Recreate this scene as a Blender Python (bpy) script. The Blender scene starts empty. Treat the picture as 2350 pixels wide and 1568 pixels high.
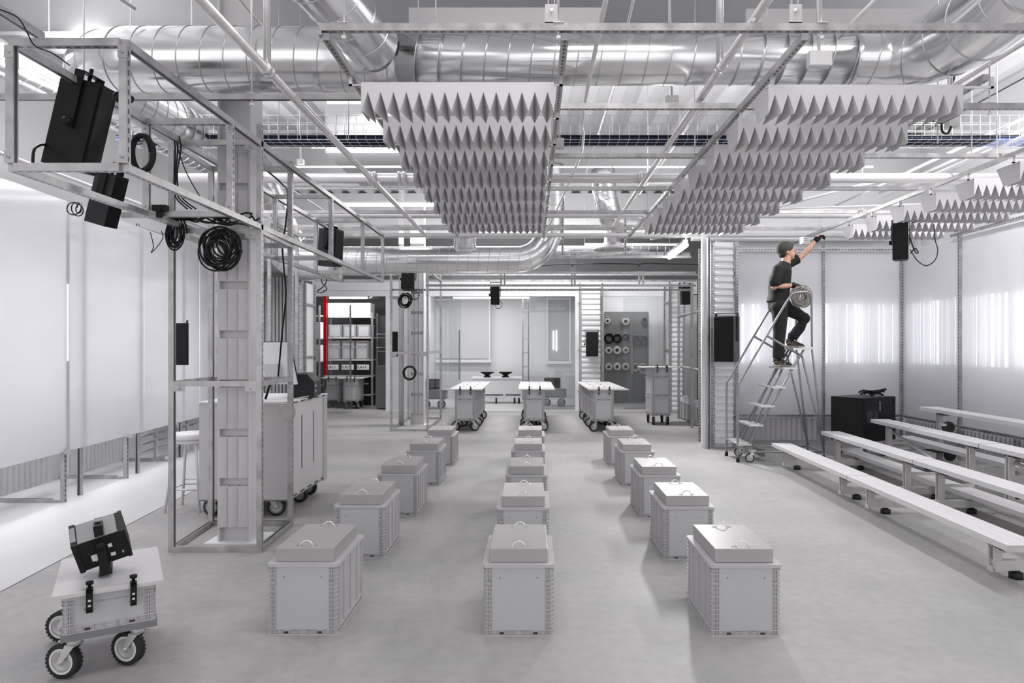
import bpy, math, random
from mathutils import Vector, Matrix
random.seed(7)
R = math.radians
SC = bpy.context.scene
COL = SC.collection
# ------------------------------------------------------------------ camera, world, light, exposure
F, CX, CY, EYE = 1567.0, 1220.0, 795.0, 1.63
cam_d = bpy.data.cameras.new('camera'); cam = bpy.data.objects.new('camera', cam_d); COL.objects.link(cam)
cam.location = (0, 0, EYE); cam.rotation_euler = (R(90), 0, 0)
cam_d.sensor_width = 36; cam_d.lens = F / 2350 * 36
cam_d.shift_x = -(CX - 1175) / 2350; cam_d.shift_y = (CY - 784) / 2350
cam_d.clip_start = 0.05; cam_d.clip_end = 100
SC.camera = cam
SC.view_settings.view_transform = 'Standard'; SC.view_settings.look = 'None'
SC.view_settings.gamma = 1; SC.view_settings.use_curve_mapping = False
SC.view_settings.exposure = 0.40
SC.cycles.max_bounces = 7; SC.cycles.diffuse_bounces = 4; SC.cycles.glossy_bounces = 3
SC.cycles.transparent_max_bounces = 16; SC.cycles.caustics_reflective = False; SC.cycles.caustics_refractive = False
SC.cycles.sample_clamp_indirect = 4
W = bpy.data.worlds.new('world'); SC.world = W; W.use_nodes = True
W.node_tree.nodes['Background'].inputs[0].default_value = (0.985, 0.97, 0.99, 1)
W.node_tree.nodes['Background'].inputs[1].default_value = 1.0

def area(name, loc, sx, sy, power, rot=(0, 0, 0), col=(1, 0.985, 0.99)):
    d = bpy.data.lights.new(name, 'AREA'); d.shape = 'RECTANGLE'; d.size = sx; d.size_y = sy; d.energy = power; d.color = col
    o = bpy.data.objects.new(name, d); COL.objects.link(o); o.location = loc; o.rotation_euler = rot
    return o
area('tube_lamp_light', (2.42, 11.1, 3.17), 0.12, 0.8, 95, (R(-62), 0, R(16)))
area('ceiling_and_fill_light', (-2.2, 10.5, 4.9), 0.3, 3.0, 80)
area('ceiling_and_fill_light', (0.2, 14.5, 4.9), 3.0, 0.6, 190)
area('ceiling_and_fill_light', (-4.6, 6.5, 4.9), 0.3, 4.0, 100)
area('ceiling_and_fill_light', (0.6, 3.2, 4.9), 3.0, 0.6, 50)
area('ceiling_and_fill_light', (4.9, 6.8, 4.9), 0.3, 4.0, 165)  # fill added over the benches to brighten the walls behind the ladder
area('ceiling_and_fill_light', (-1.5, 19.6, 3.3), 3.0, 0.3, 45)
area('ceiling_and_fill_light', (3.0, 18.4, 3.3), 1.6, 0.3, 14)
area('ceiling_and_fill_light', (-5.0, 18.1, 3.24), 1.8, 0.2, 42)  # extra light added to brighten the storage crates, the tubes there are weak
area('uplight', (0.0, 9.0, 3.75), 8.0, 0.4, 60, (R(180), 0, 0))
area('uplight', (-1.0, 14.0, 3.75), 8.0, 0.4, 75, (R(180), 0, 0))
area('uplight', (5.0, 7.0, 3.75), 0.4, 6.0, 60, (R(180), 0, 0))
area('uplight', (-4.4, 7.0, 3.75), 0.4, 6.0, 70, (R(180), 0, 0))

# ------------------------------------------------------------------ materials
MATS = {}
def mat(name, col, rough=0.5, metal=0.0, var=0.0, vscale=6.0, bump=0.0, bscale=60.0, coat=0.0, stretch=None, rvar=0.0, spec=0.5):
    m = bpy.data.materials.new(name); m.use_nodes = True; nt = m.node_tree; b = nt.nodes['Principled BSDF']
    b.inputs['Base Color'].default_value = (*col, 1); b.inputs['Roughness'].default_value = rough
    b.inputs['Metallic'].default_value = metal; b.inputs['Coat Weight'].default_value = coat
    b.inputs['Specular IOR Level'].default_value = spec
    L = nt.links.new
    if var or rvar or bump:
        tc = nt.nodes.new('ShaderNodeTexCoord'); mp = nt.nodes.new('ShaderNodeMapping'); L(tc.outputs['Object'], mp.inputs[0])
        if stretch: mp.inputs['Scale'].default_value = stretch
    if var or rvar:
        n = nt.nodes.new('ShaderNodeTexNoise'); n.inputs['Scale'].default_value = vscale; n.inputs['Detail'].default_value = 5
        L(mp.outputs[0], n.inputs['Vector'])
        if var:
            r = nt.nodes.new('ShaderNodeMapRange'); L(n.outputs['Fac'], r.inputs[0])
            r.inputs[1].default_value = 0.3; r.inputs[2].default_value = 0.7; r.inputs[3].default_value = 1 - var; r.inputs[4].default_value = 1 + var
            v = nt.nodes.new('ShaderNodeVectorMath'); v.operation = 'SCALE'; v.inputs[0].default_value = col
            L(r.outputs[0], v.inputs['Scale']); L(v.outputs[0], b.inputs['Base Color'])
        if rvar:
            r2 = nt.nodes.new('ShaderNodeMapRange'); L(n.outputs['Fac'], r2.inputs[0])
            r2.inputs[1].default_value = 0.3; r2.inputs[2].default_value = 0.7; r2.inputs[3].default_value = max(0.03, rough - rvar); r2.inputs[4].default_value = rough + rvar
            L(r2.outputs[0], b.inputs['Roughness'])
    if bump:
        n2 = nt.nodes.new('ShaderNodeTexNoise'); n2.inputs['Scale'].default_value = bscale; L(mp.outputs[0], n2.inputs['Vector'])
        bp = nt.nodes.new('ShaderNodeBump'); bp.inputs['Strength'].default_value = bump; bp.inputs['Distance'].default_value = 0.02
        L(n2.outputs['Fac'], bp.inputs['Height']); L(bp.outputs[0], b.inputs['Normal'])
    MATS[name] = m
    return m
def g(v): return (v, v * 0.985, v * 0.995)
mat('galv', g(0.46), 0.42, 0.72, var=0.22, vscale=9, stretch=(1, 1, 1), rvar=0.08)
mat('bright_steel', g(0.8), 0.3, 0.8, var=0.1, vscale=9)
mat('duct', (0.84, 0.845, 0.85), 0.2, 1.0, var=0.07, vscale=2.2, rvar=0.07, bump=0.05, bscale=3)
mat('duct_seam', (0.6, 0.6, 0.61), 0.35, 1.0)
mat('conduit', g(0.82), 0.35, 0.5)
mat('pipe_white', g(0.66), 0.4)
mat('crate', (0.51, 0.502, 0.515), 0.5, var=0.03, vscale=3)
mat('crate_panel', (0.50, 0.505, 0.515), 0.45, var=0.03, vscale=2)
mat('lid', (0.43, 0.412, 0.42), 0.42, 0.25, var=0.04, vscale=3)
mat('chrome', (0.9, 0.9, 0.9), 0.08, 1.0)
mat('felt', (0.63, 0.622, 0.635), 0.8)
mat('white', (0.82, 0.82, 0.83), 0.45)
mat('white_wall', (0.78, 0.78, 0.79), 0.6)
mat('grey_wall', (0.42, 0.42, 0.43), 0.6)
mat('mid_wall', (0.60, 0.60, 0.61), 0.55)
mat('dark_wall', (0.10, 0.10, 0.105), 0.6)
mat('deck', (0.74, 0.74, 0.75), 0.5, var=0.05, vscale=2)
mat('beam', (0.40, 0.40, 0.41), 0.55, var=0.06, vscale=1)
mat('blind', (0.60, 0.605, 0.62), 0.6)
mat('black', (0.006, 0.006, 0.007), 0.5, spec=.25)
mat('black_gloss', (0.006, 0.007, 0.008), 0.3, spec=.3)
mat('black_soft', (0.010, 0.010, 0.011), 0.6, spec=.3)
mat('dark_grey', (0.022, 0.022, 0.025), 0.5, spec=.3)
mat('mid_grey', (0.2, 0.2, 0.205), 0.45)
mat('tyre', (0.018, 0.018, 0.02), 0.7)
mat('cable', (0.007, 0.007, 0.008), 0.5, spec=.3)
mat('cable_white', (0.62, 0.60, 0.58), 0.5)
mat('cable_blue', (0.03, 0.042, 0.10), 0.65, spec=.15)
mat('grey_cord', (0.36, 0.33, 0.30), 0.6)
mat('cabinet', (0.60, 0.585, 0.595), 0.45, 0.0, var=0.02, vscale=1)
mat('alu', (0.74, 0.735, 0.74), 0.4, 0.1, var=0.05, vscale=3, stretch=(12, 0.6, 12))
mat('alu_leg', (0.60, 0.585, 0.585), 0.42, 0.2, var=0.12, vscale=5)
mat('ladder_steel', (0.30, 0.30, 0.31), 0.4, 0.4, var=0.08, vscale=5)
mat('tread', (0.75, 0.75, 0.75), 0.3, 0.7, var=0.3, vscale=70)
mat('red', (0.75, 0.02, 0.03), 0.3)
mat('red_tag', (0.8, 0.02, 0.03), 0.4)
mat('skin', (0.60, 0.35, 0.25), 0.5)
mat('cap', (0.05, 0.05, 0.042), 0.8)
mat('cloth', (0.012, 0.012, 0.012), 0.85, bump=0.15, bscale=20)
mat('denim', (0.014, 0.014, 0.015), 0.85, bump=0.2, bscale=15)
mat('hair', (0.03, 0.02, 0.015), 0.7)
mat('shoe', (0.05, 0.035, 0.03), 0.6)
mat('shoe_tan', (0.42, 0.32, 0.25), 0.6)
mat('sole', (0.50, 0.45, 0.38), 0.6)
mat('yellow', (0.7, 0.55, 0.05), 0.5)
mat('paper', (0.85, 0.84, 0.84), 0.5)
mat('slot', (0.03, 0.03, 0.032), 0.6)
mat('peg', (0.30, 0.30, 0.31), 0.5, 0.2)

def emis(name, s, col=(1, 1, 1)):
    m = bpy.data.materials.new(name); m.use_nodes = True; nt = m.node_tree; nt.nodes.clear()
    e = nt.nodes.new('ShaderNodeEmission'); e.inputs[0].default_value = (*col, 1); e.inputs[1].default_value = s
    o = nt.nodes.new('ShaderNodeOutputMaterial'); nt.links.new(e.outputs[0], o.inputs[0]); MATS[name] = m
emis('tube_light', 6.0); emis('tube_soft', 2.2); emis('band_light', 1.3, (0.95, 0.955, 1)); emis('band_tube', 5.5)

def glassy(name, tcol, amount, rough=0.02, base=(0.8, 0.8, 0.82), white=0.0, ior=1.45):
    """thin sheet: transparent + a little diffuse + fresnel gloss"""
    m = bpy.data.materials.new(name); m.use_nodes = True; nt = m.node_tree; nt.nodes.clear(); N = nt.nodes.new; L = nt.links.new
    t = N('ShaderNodeBsdfTransparent'); t.inputs[0].default_value = (*tcol, 1)
    d = N('ShaderNodeBsdfDiffuse'); d.inputs[0].default_value = (*base, 1)
    tr = N('ShaderNodeBsdfTranslucent'); tr.inputs[0].default_value = (*base, 1)
    mx0 = N('ShaderNodeMixShader'); mx0.inputs[0].default_value = 0.35; L(d.outputs[0], mx0.inputs[1]); L(tr.outputs[0], mx0.inputs[2])
    mx = N('ShaderNodeMixShader'); mx.inputs[0].default_value = white; L(t.outputs[0], mx.inputs[1]); L(mx0.outputs[0], mx.inputs[2])
    gl = N('ShaderNodeBsdfGlossy'); gl.inputs['Roughness'].default_value = rough
    fr = N('ShaderNodeFresnel'); fr.inputs[0].default_value = ior
    ml = N('ShaderNodeMath'); ml.operation = 'MULTIPLY'; ml.inputs[1].default_value = amount; L(fr.outputs[0], ml.inputs[0])
    m2 = N('ShaderNodeMixShader'); L(ml.outputs[0], m2.inputs[0]); L(mx.outputs[0], m2.inputs[1]); L(gl.outputs[0], m2.inputs[2])
    o = N('ShaderNodeOutputMaterial'); L(m2.outputs[0], o.inputs[0]); MATS[name] = m
glassy('glass', (0.93, 0.95, 0.95), 1.6, white=0.03)
glassy('acrylic', (0.97, 0.97, 0.97), 1.0, white=0.08)
glassy('poly', (0.95, 0.95, 0.97), 0.9, rough=0.12, base=(0.90, 0.90, 0.93), white=0.74)
glassy('poly_left', (0.95, 0.95, 0.97), 0.9, rough=0.08, base=(0.88, 0.88, 0.91), white=0.9)
glassy('red_film', (0.95, 0.05, 0.06), 0.6, base=(0.8, 0.01, 0.03), white=0.4)

# strut material: u = metres along, v = 0..1 across; slots / open channel drawn from UV
def strutmat(name, mode):
    m = mat(name, g(0.44), 0.40, 0.75, var=0.22, vscale=9, rvar=0.08); nt = m.node_tree; N = nt.nodes.new; L = nt.links.new
    b = nt.nodes['Principled BSDF']; src = b.inputs['Base Color'].links[0].from_socket
    uv = N('ShaderNodeUVMap'); uv.uv_map = 'UVMap'; s = N('ShaderNodeSeparateXYZ'); L(uv.outputs[0], s.inputs[0])
    def band(sock, lo, hi):
        a = N('ShaderNodeMath'); a.operation = 'GREATER_THAN'; a.inputs[1].default_value = lo; L(sock, a.inputs[0])
        c = N('ShaderNodeMath'); c.operation = 'LESS_THAN'; c.inputs[1].default_value = hi; L(sock, c.inputs[0])
        p = N('ShaderNodeMath'); p.operation = 'MULTIPLY'; L(a.outputs[0], p.inputs[0]); L(c.outputs[0], p.inputs[1]); return p.outputs[0]
    mask = band(s.outputs[1], 0.24, 0.76) if mode == 'open' else band(s.outputs[1], 0.34, 0.66)
    if mode == 'slot':
        fr = N('ShaderNodeMath'); fr.operation = 'FRACT'; dv = N('ShaderNodeMath'); dv.operation = 'DIVIDE'; dv.inputs[1].default_value = 0.0508
        L(s.outputs[0], dv.inputs[0]); L(dv.outputs[0], fr.inputs[0]); k = band(fr.outputs[0], 0.2, 0.76)
        p = N('ShaderNodeMath'); p.operation = 'MULTIPLY'; L(mask, p.inputs[0]); L(k, p.inputs[1]); mask = p.outputs[0]
    mx = N('ShaderNodeMix'); mx.data_type = 'RGBA'; L(mask, mx.inputs['Factor']); L(src, mx.inputs['A']); mx.inputs['B'].default_value = (0.04, 0.04, 0.042, 1)
    L(mx.outputs['Result'], b.inputs['Base Color'])
    mm = N('ShaderNodeMapRange'); L(mask, mm.inputs[0]); mm.inputs[3].default_value = 0.7; mm.inputs[4].default_value = 0.0; L(mm.outputs[0], b.inputs['Metallic'])
strutmat('strut_slot', 'slot'); strutmat('strut_open', 'open')

# concrete floor
def floormat():
    m = bpy.data.materials.new('concrete'); m.use_nodes = True; nt = m.node_tree; b = nt.nodes['Principled BSDF']; N = nt.nodes.new; L = nt.links.new
    tc = N('ShaderNodeTexCoord')
    n1 = N('ShaderNodeTexNoise'); n1.inputs['Scale'].default_value = 0.9; n1.inputs['Detail'].default_value = 6; n1.inputs['Roughness'].default_value = 0.6; L(tc.outputs['Object'], n1.inputs['Vector'])
    n2 = N('ShaderNodeTexNoise'); n2.inputs['Scale'].default_value = 14; n2.inputs['Detail'].default_value = 5; L(tc.outputs['Object'], n2.inputs['Vector'])
    cr = N('ShaderNodeValToRGB'); e = cr.color_ramp.elements
    e[0].position = 0.32; e[0].color = (0.325, 0.332, 0.328, 1); e[1].position = 0.62; e[1].color = (0.425, 0.402, 0.405, 1); L(n1.outputs['Fac'], cr.inputs[0])
    mr = N('ShaderNodeMapRange'); L(n2.outputs['Fac'], mr.inputs[0]); mr.inputs[1].default_value = .3; mr.inputs[2].default_value = .7; mr.inputs[3].default_value = .93; mr.inputs[4].default_value = 1.06
    v = N('ShaderNodeVectorMath'); v.operation = 'SCALE'; L(cr.outputs[0], v.inputs[0]); L(mr.outputs[0], v.inputs['Scale'])
    # hairline cracks / saw-cut lines
    vo = N('ShaderNodeTexVoronoi'); vo.feature = 'DISTANCE_TO_EDGE'; vo.inputs['Scale'].default_value = 0.33
    dn = N('ShaderNodeTexNoise'); dn.inputs['Scale'].default_value = 1.6; dn.inputs['Detail'].default_value = 8; L(tc.outputs['Object'], dn.inputs['Vector'])
    ad = N('ShaderNodeVectorMath'); ad.operation = 'ADD'; L(tc.outputs['Object'], ad.inputs[0]); L(dn.outputs['Color'], ad.inputs[1]); L(ad.outputs[0], vo.inputs['Vector'])
    c = N('ShaderNodeMapRange'); L(vo.outputs['Distance'], c.inputs[0]); c.inputs[1].default_value = 0.0; c.inputs[2].default_value = 0.0022; c.inputs[3].default_value = 0.86; c.inputs[4].default_value = 1
    v2 = N('ShaderNodeVectorMath'); v2.operation = 'SCALE'; L(v.outputs[0], v2.inputs[0]); L(c.outputs[0], v2.inputs['Scale'])
    L(v2.outputs[0], b.inputs['Base Color'])
    r = N('ShaderNodeMapRange'); L(n1.outputs['Fac'], r.inputs[0]); r.inputs[3].default_value = 0.42; r.inputs[4].default_value = 0.6; L(r.outputs[0], b.inputs['Roughness'])
    bp = N('ShaderNodeBump'); bp.inputs['Strength'].default_value = 0.08; L(n2.outputs['Fac'], bp.inputs['Height']); L(bp.outputs[0], b.inputs['Normal'])
    b.inputs['Specular IOR Level'].default_value = 0.4
    MATS['concrete'] = m
floormat()
mat('board', g(0.60), 0.4); mat('vinyl', (0.60, 0.60, 0.605), 0.4, var=0.02, vscale=1)

# ------------------------------------------------------------------ mesh helpers
def P(px, py, Y): return Vector(((px - CX) * Y / F, Y, EYE - (py - CY) * Y / F))   # photo direction at a chosen depth
def props(o, label=None, cat=None, group=None, kind=None):
    for k, v in (('label', label), ('category', cat), ('group', group), ('kind', kind)):
        if v: o[k] = v
    return o
class MB:
    def __init__(s): s.v = []; s.f = []; s.m = []; s.uv = []; s.sm = []; s.T = Matrix()
    def q(s, pts, mi=0, uvs=None, smooth=False):
        n = len(s.v); s.v += [s.T @ Vector(p) for p in pts]; s.f.append(tuple(range(n, n + len(pts)))); s.m.append(mi); s.sm.append(smooth)
        s.uv.append(uvs or [(0, 0)] * len(pts)); return s
    def box(s, x0, x1, y0, y1, z0, z1, mi=0, M=None):
        c = [Vector((x, y, z)) for z in (z0, z1) for y in (y0, y1) for x in (x0, x1)]
        if M is not None: c = [M @ p for p in c]
        n = len(s.v); s.v += [s.T @ p for p in c]
        for f in ((0, 2, 3, 1), (4, 5, 7, 6), (0, 1, 5, 4), (2, 6, 7, 3), (0, 4, 6, 2), (1, 3, 7, 5)):
            s.f.append(tuple(n + i for i in f)); s.m.append(mi); s.uv.append([(0, 0)] * 4); s.sm.append(False)
        return s
    def bc(s, c, d, mi=0, M=None):
        return s.box(c[0] - d[0] / 2, c[0] + d[0] / 2, c[1] - d[1] / 2, c[1] + d[1] / 2, c[2] - d[2] / 2, c[2] + d[2] / 2, mi, M)
    def strut(s, a, b, w=0.041, slot='', opn='', h=None):
        """square channel a->b (axis aligned); slot/opn: face directions like '+x' that are slotted / open. mats: 0 galv 1 slot 2 open"""
        a = Vector(a); b = Vector(b); d = b - a; L = d.length; ax = d.normalized(); h = h or w
        up = Vector((0, 0, 1)) if abs(ax.z) < 0.9 else Vector((0, 1, 0))
        sx = ax.cross(up).normalized(); up = sx.cross(ax).normalized()
        def P4(p): return [p + sx * w / 2 * i + up * h / 2 * j for i, j in ((-1, -1), (1, -1), (1, 1), (-1, 1))]
        A = P4(a); B = P4(b)
        s.q([A[3], A[2], A[1], A[0]]); s.q(B)
        DI = {'x': Vector((1, 0, 0)), 'y': Vector((0, 1, 0)), 'z': Vector((0, 0, 1))}
        for i in range(4):
            j = (i + 1) % 4; nrm = (-up, sx, up, -sx)[i]; mi = 0
            for tag, k in ((slot, 1), (opn, 2)):
                for t in tag.split():
                    if nrm.dot(DI[t[1]] * (1 if t[0] == '+' else -1)) > 0.9: mi = k
            s.q([A[i], A[j], B[j], B[i]], mi, [(0, 0), (0, 1), (L, 1), (L, 0)])
        return s
    def tube(s, path, r, seg=8, mi=0, caps=True, closed=False, smooth=True, sx=None):
        """path points, radius (float or list); sx: list of (a,b) ellipse factors"""
        path = [Vector(p) for p in path]; n = len(path); base = len(s.v); nr = None
        for i, p in enumerate(path):
            t = (path[(i + 1) % n] - path[i - 1]) if closed else (path[min(i + 1, n - 1)] - path[max(i - 1, 0)])
            t = t.normalized() if t.length > 1e-9 else Vector((0, 0, 1))
            if nr is None:
                nr = Vector((0, 0, 1)) if abs(t.z) < 0.9 else Vector((0, 1, 0))
            nr = (nr - t * nr.dot(t)); nr = nr.normalized() if nr.length > 1e-6 else t.orthogonal().normalized()
            bn = t.cross(nr); rr = r[i] if isinstance(r, (list, tuple)) else r; fx, fy = (sx[i] if sx else (1, 1))
            for k in range(seg):
                an = 2 * math.pi * k / seg; s.v.append(s.T @ (p + nr * math.cos(an) * rr * fx + bn * math.sin(an) * rr * fy))
        for i in range(n if closed else n - 1):
            for k in range(seg):
                a = base + i * seg + k; b2 = base + i * seg + (k + 1) % seg; c = base + ((i + 1) % n) * seg + (k + 1) % seg; d = base + ((i + 1) % n) * seg + k
                s.f.append((a, b2, c, d)); s.m.append(mi); s.uv.append([(0, 0)] * 4); s.sm.append(smooth)
        if caps and not closed:
            s.f.append(tuple(base + k for k in reversed(range(seg)))); s.f.append(tuple(base + (n - 1) * seg + k for k in range(seg)))
            for _ in (0, 1): s.m.append(mi); s.uv.append([(0, 0)] * seg); s.sm.append(False)
        return s
    def lathe(s, prof, c=(0, 0, 0), axis='z', seg=24, mi=0, mis=None):
        """prof: list of (radius, height)"""
        c = Vector(c); base = len(s.v); n = len(prof)
        for (r, h) in prof:
            for k in range(seg):
                a = 2 * math.pi * k / seg; u, w = r * math.cos(a), r * math.sin(a)
                p = {'z': (u, w, h), 'y': (w, h, u), 'x': (h, u, w)}[axis]; s.v.append(s.T @ (c + Vector(p)))
        for i in range(n - 1):
            for k in range(seg):
                a = base + i * seg + k; b = base + i * seg + (k + 1) % seg
                s.f.append((a, b, b + seg, a + seg)); s.m.append(mis[i] if mis else mi); s.uv.append([(0, 0)] * 4); s.sm.append(True)
        return s
    def rprism(s, x0, x1, y0, y1, z0, z1, r=.02, n=4, mi=0):
        pts = []
        for (cx, cy, a0) in ((x1 - r, y1 - r, 0), (x0 + r, y1 - r, 90), (x0 + r, y0 + r, 180), (x1 - r, y0 + r, 270)):
            for k in range(n + 1): a = R(a0 + 90 * k / n); pts.append((cx + r * math.cos(a), cy + r * math.sin(a)))
        return s.poly(pts, z0, z1, mi)
    def poly(s, pts, z0, z1, mi=0):
        s.q([(x, y, z1) for x, y in pts], mi); s.q([(x, y, z0) for x, y in reversed(pts)], mi)
        for i in range(len(pts)):
            (a, b), (c, d) = pts[i], pts[(i + 1) % len(pts)]; s.q([(a, b, z0), (c, d, z0), (c, d, z1), (a, b, z1)], mi)
        return s
    def ell(s, c, r, seg=14, rings=9, mi=0, M=None):
        c = Vector(c); base = len(s.v)
        for i in range(rings + 1):
            th = math.pi * i / rings
            for k in range(seg):
                a = 2 * math.pi * k / seg; p = Vector((r[0] * math.sin(th) * math.cos(a), r[1] * math.sin(th) * math.sin(a), r[2] * math.cos(th)))
                if M is not None: p = M @ p
                s.v.append(s.T @ (c + p))
        for i in range(rings):
            for k in range(seg):
                a = base + i * seg + k; b = base + i * seg + (k + 1) % seg
                s.f.append((a, a + seg, b + seg, b)); s.m.append(mi); s.uv.append([(0, 0)] * 4); s.sm.append(True)
        return s
    def mesh(s, name, mats, off=Vector((0, 0, 0))):
        me = bpy.data.meshes.new(name); me.from_pydata([v - off for v in s.v], [], s.f)
        for m in mats: me.materials.append(MATS[m])
        me.polygons.foreach_set('material_index', s.m); me.polygons.foreach_set('use_smooth', s.sm)
        uvl = me.uv_layers.new(name='UVMap'); flat = [c for u in s.uv for p in u for c in p]; uvl.data.foreach_set('uv', flat)
        me.update(); return me
    def build(s, name, mats, parent=None, world=False, label=None, cat=None, group=None, kind=None, loc=None):
        """world=True: verts are in world coordinates"""
        if isinstance(mats, str): mats = [mats]
        off = Vector((0, 0, 0))
        if parent is not None and world:
            p = parent
            while p is not None: off += Vector(p.location); p = p.parent
        if parent is None and loc is None:
            xs = [v.x for v in s.v]; ys = [v.y for v in s.v]; zs = [v.z for v in s.v]
            off = Vector(((min(xs) + max(xs)) / 2, (min(ys) + max(ys)) / 2, min(zs)))
        o = bpy.data.objects.new(name, s.mesh(name, mats, off)); COL.objects.link(o)
        if parent is not None: o.parent = parent
        else: o.location = off if loc is None else loc
        return props(o, label, cat, group, kind)
def E(name, loc, label, cat, group=None, rz=0, kind=None):
    o = bpy.data.objects.new(name, None); o.empty_display_size = 0.1; COL.objects.link(o); o.location = loc; o.rotation_euler = (0, 0, rz)
    return props(o, label, cat, group, kind)
def copy_tree(o, parent=None):
    c = o.copy(); COL.objects.link(c); c.parent = parent
    for ch in KIDS.get(o.name, [x for x in bpy.data.objects if x.parent == o]): copy_tree(ch, c)
    return c
KIDS = {}
def dup(o, loc, rz=None, label=None, group=None):
    c = copy_tree(o); c.location = loc
    if rz is not None: c.rotation_euler = (0, 0, rz)
    if label: c['label'] = label
    if group: c['group'] = group
    return c
def arc(c, r, a0, a1, n, pl='xz'):
    out = []
    for i in range(n + 1):
        a = R(a0 + (a1 - a0) * i / n); u, w = r * math.cos(a), r * math.sin(a)
        out.append(Vector(c) + Vector({'xz': (u, 0, w), 'xy': (u, w, 0), 'yz': (0, u, w)}[pl]))
    return out
def smooth_path(pts, n=6):
    pts = [Vector(p) for p in pts]; out = []
    for i in range(len(pts) - 1):
        p0 = pts[max(i - 1, 0)]; p1 = pts[i]; p2 = pts[i + 1]; p3 = pts[min(i + 2, len(pts) - 1)]
        for k in range(n):
            t = k / n; out.append(0.5 * ((2 * p1) + (p2 - p0) * t + (2 * p0 - 5 * p1 + 4 * p2 - p3) * t * t + (3 * p1 - p0 - 3 * p2 + p3) * t ** 3))
    out.append(pts[-1]); return out
STR = ['galv', 'strut_slot', 'strut_open']
def S(name, **kw): kw['kind'] = 'structure'; return kw

# ------------------------------------------------------------------ the room
MB().box(-9, 9, -4, 25, -0.1, 0).build('floor', 'concrete', kind='structure', loc=(0, 0, 0))
b = MB(); b.q([(-3.36, 3.0, 0.004), (-3.55, 4.8, 0.004), (-3.76, 7.1, 0.004), (-3.95, 10.0, 0.004), (-4.05, 12.0, 0.004), (-8, 12.0, 0.004), (-8, 3.0, 0.004)])
b.build('floor_white_vinyl', 'vinyl', kind='structure', loc=(0, 0, 0))
MB().box(-3.6, 3.5, 17.0, 24, 0.0, 0.02).build('floor_white_platform', 'vinyl', kind='structure', loc=(0, 0, 0))
# ribbed metal deck
DZ = 5.35
b = MB(); x = -10.0
prof = []
while x < 10:
    prof += [(x, DZ), (x + 0.16, DZ), (x + 0.2, DZ + 0.075), (x + 0.36, DZ + 0.075)]; x += 0.4
for i in range(len(prof) - 1):
    (xa, za), (xb, zb) = prof[i], prof[i + 1]; b.q([(xa, -4, za), (xa, 25, za), (xb, 25, zb), (xb, -4, zb)])
b.build('ceiling', 'deck', kind='structure', loc=(0, 0, 0))
MB().box(-9, -5.9 - 1.0, 0, 25, 0, DZ).build('wall_left', 'white_wall', kind='structure', loc=(0, 0, 0))
MB().box(7.6, 9, 0, 25, 0, DZ).build('wall_right', 'white_wall', kind='structure', loc=(0, 0, 0))
MB().box(-9, 9, 21.6, 21.8, 0, DZ).build('wall_back', 'white_wall', kind='structure', loc=(0, 0, 0))
# steel girders and bulkheads crossing under the deck
MB().box(-9, 9, 7.1, 7.35, 4.86, DZ).build('beam_front', 'beam', kind='structure', loc=(0, 0, 0))
MB().box(-9, 9, 7.0, 7.45, 4.82, 4.86).build('trim_1', 'mid_wall', kind='structure', loc=(0, 0, 0))
b = MB(); b.box(-2.9, -1.35, 9.6, 11.6, 4.35, DZ); b.build('beam_middle', 'beam', kind='structure', loc=(0, 0, 0))
MB().box(-9, 9, 12.4, 12.6, 4.6, DZ).build('beam_rear', 'white_wall', kind='structure', loc=(0, 0, 0))
MB().box(-9, 9, 16.6, 16.9, 4.3, DZ).build('beam_back', 'white_wall', kind='structure', loc=(0, 0, 0))
def PX0(px, Y): return (px - CX) * Y / F
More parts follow.
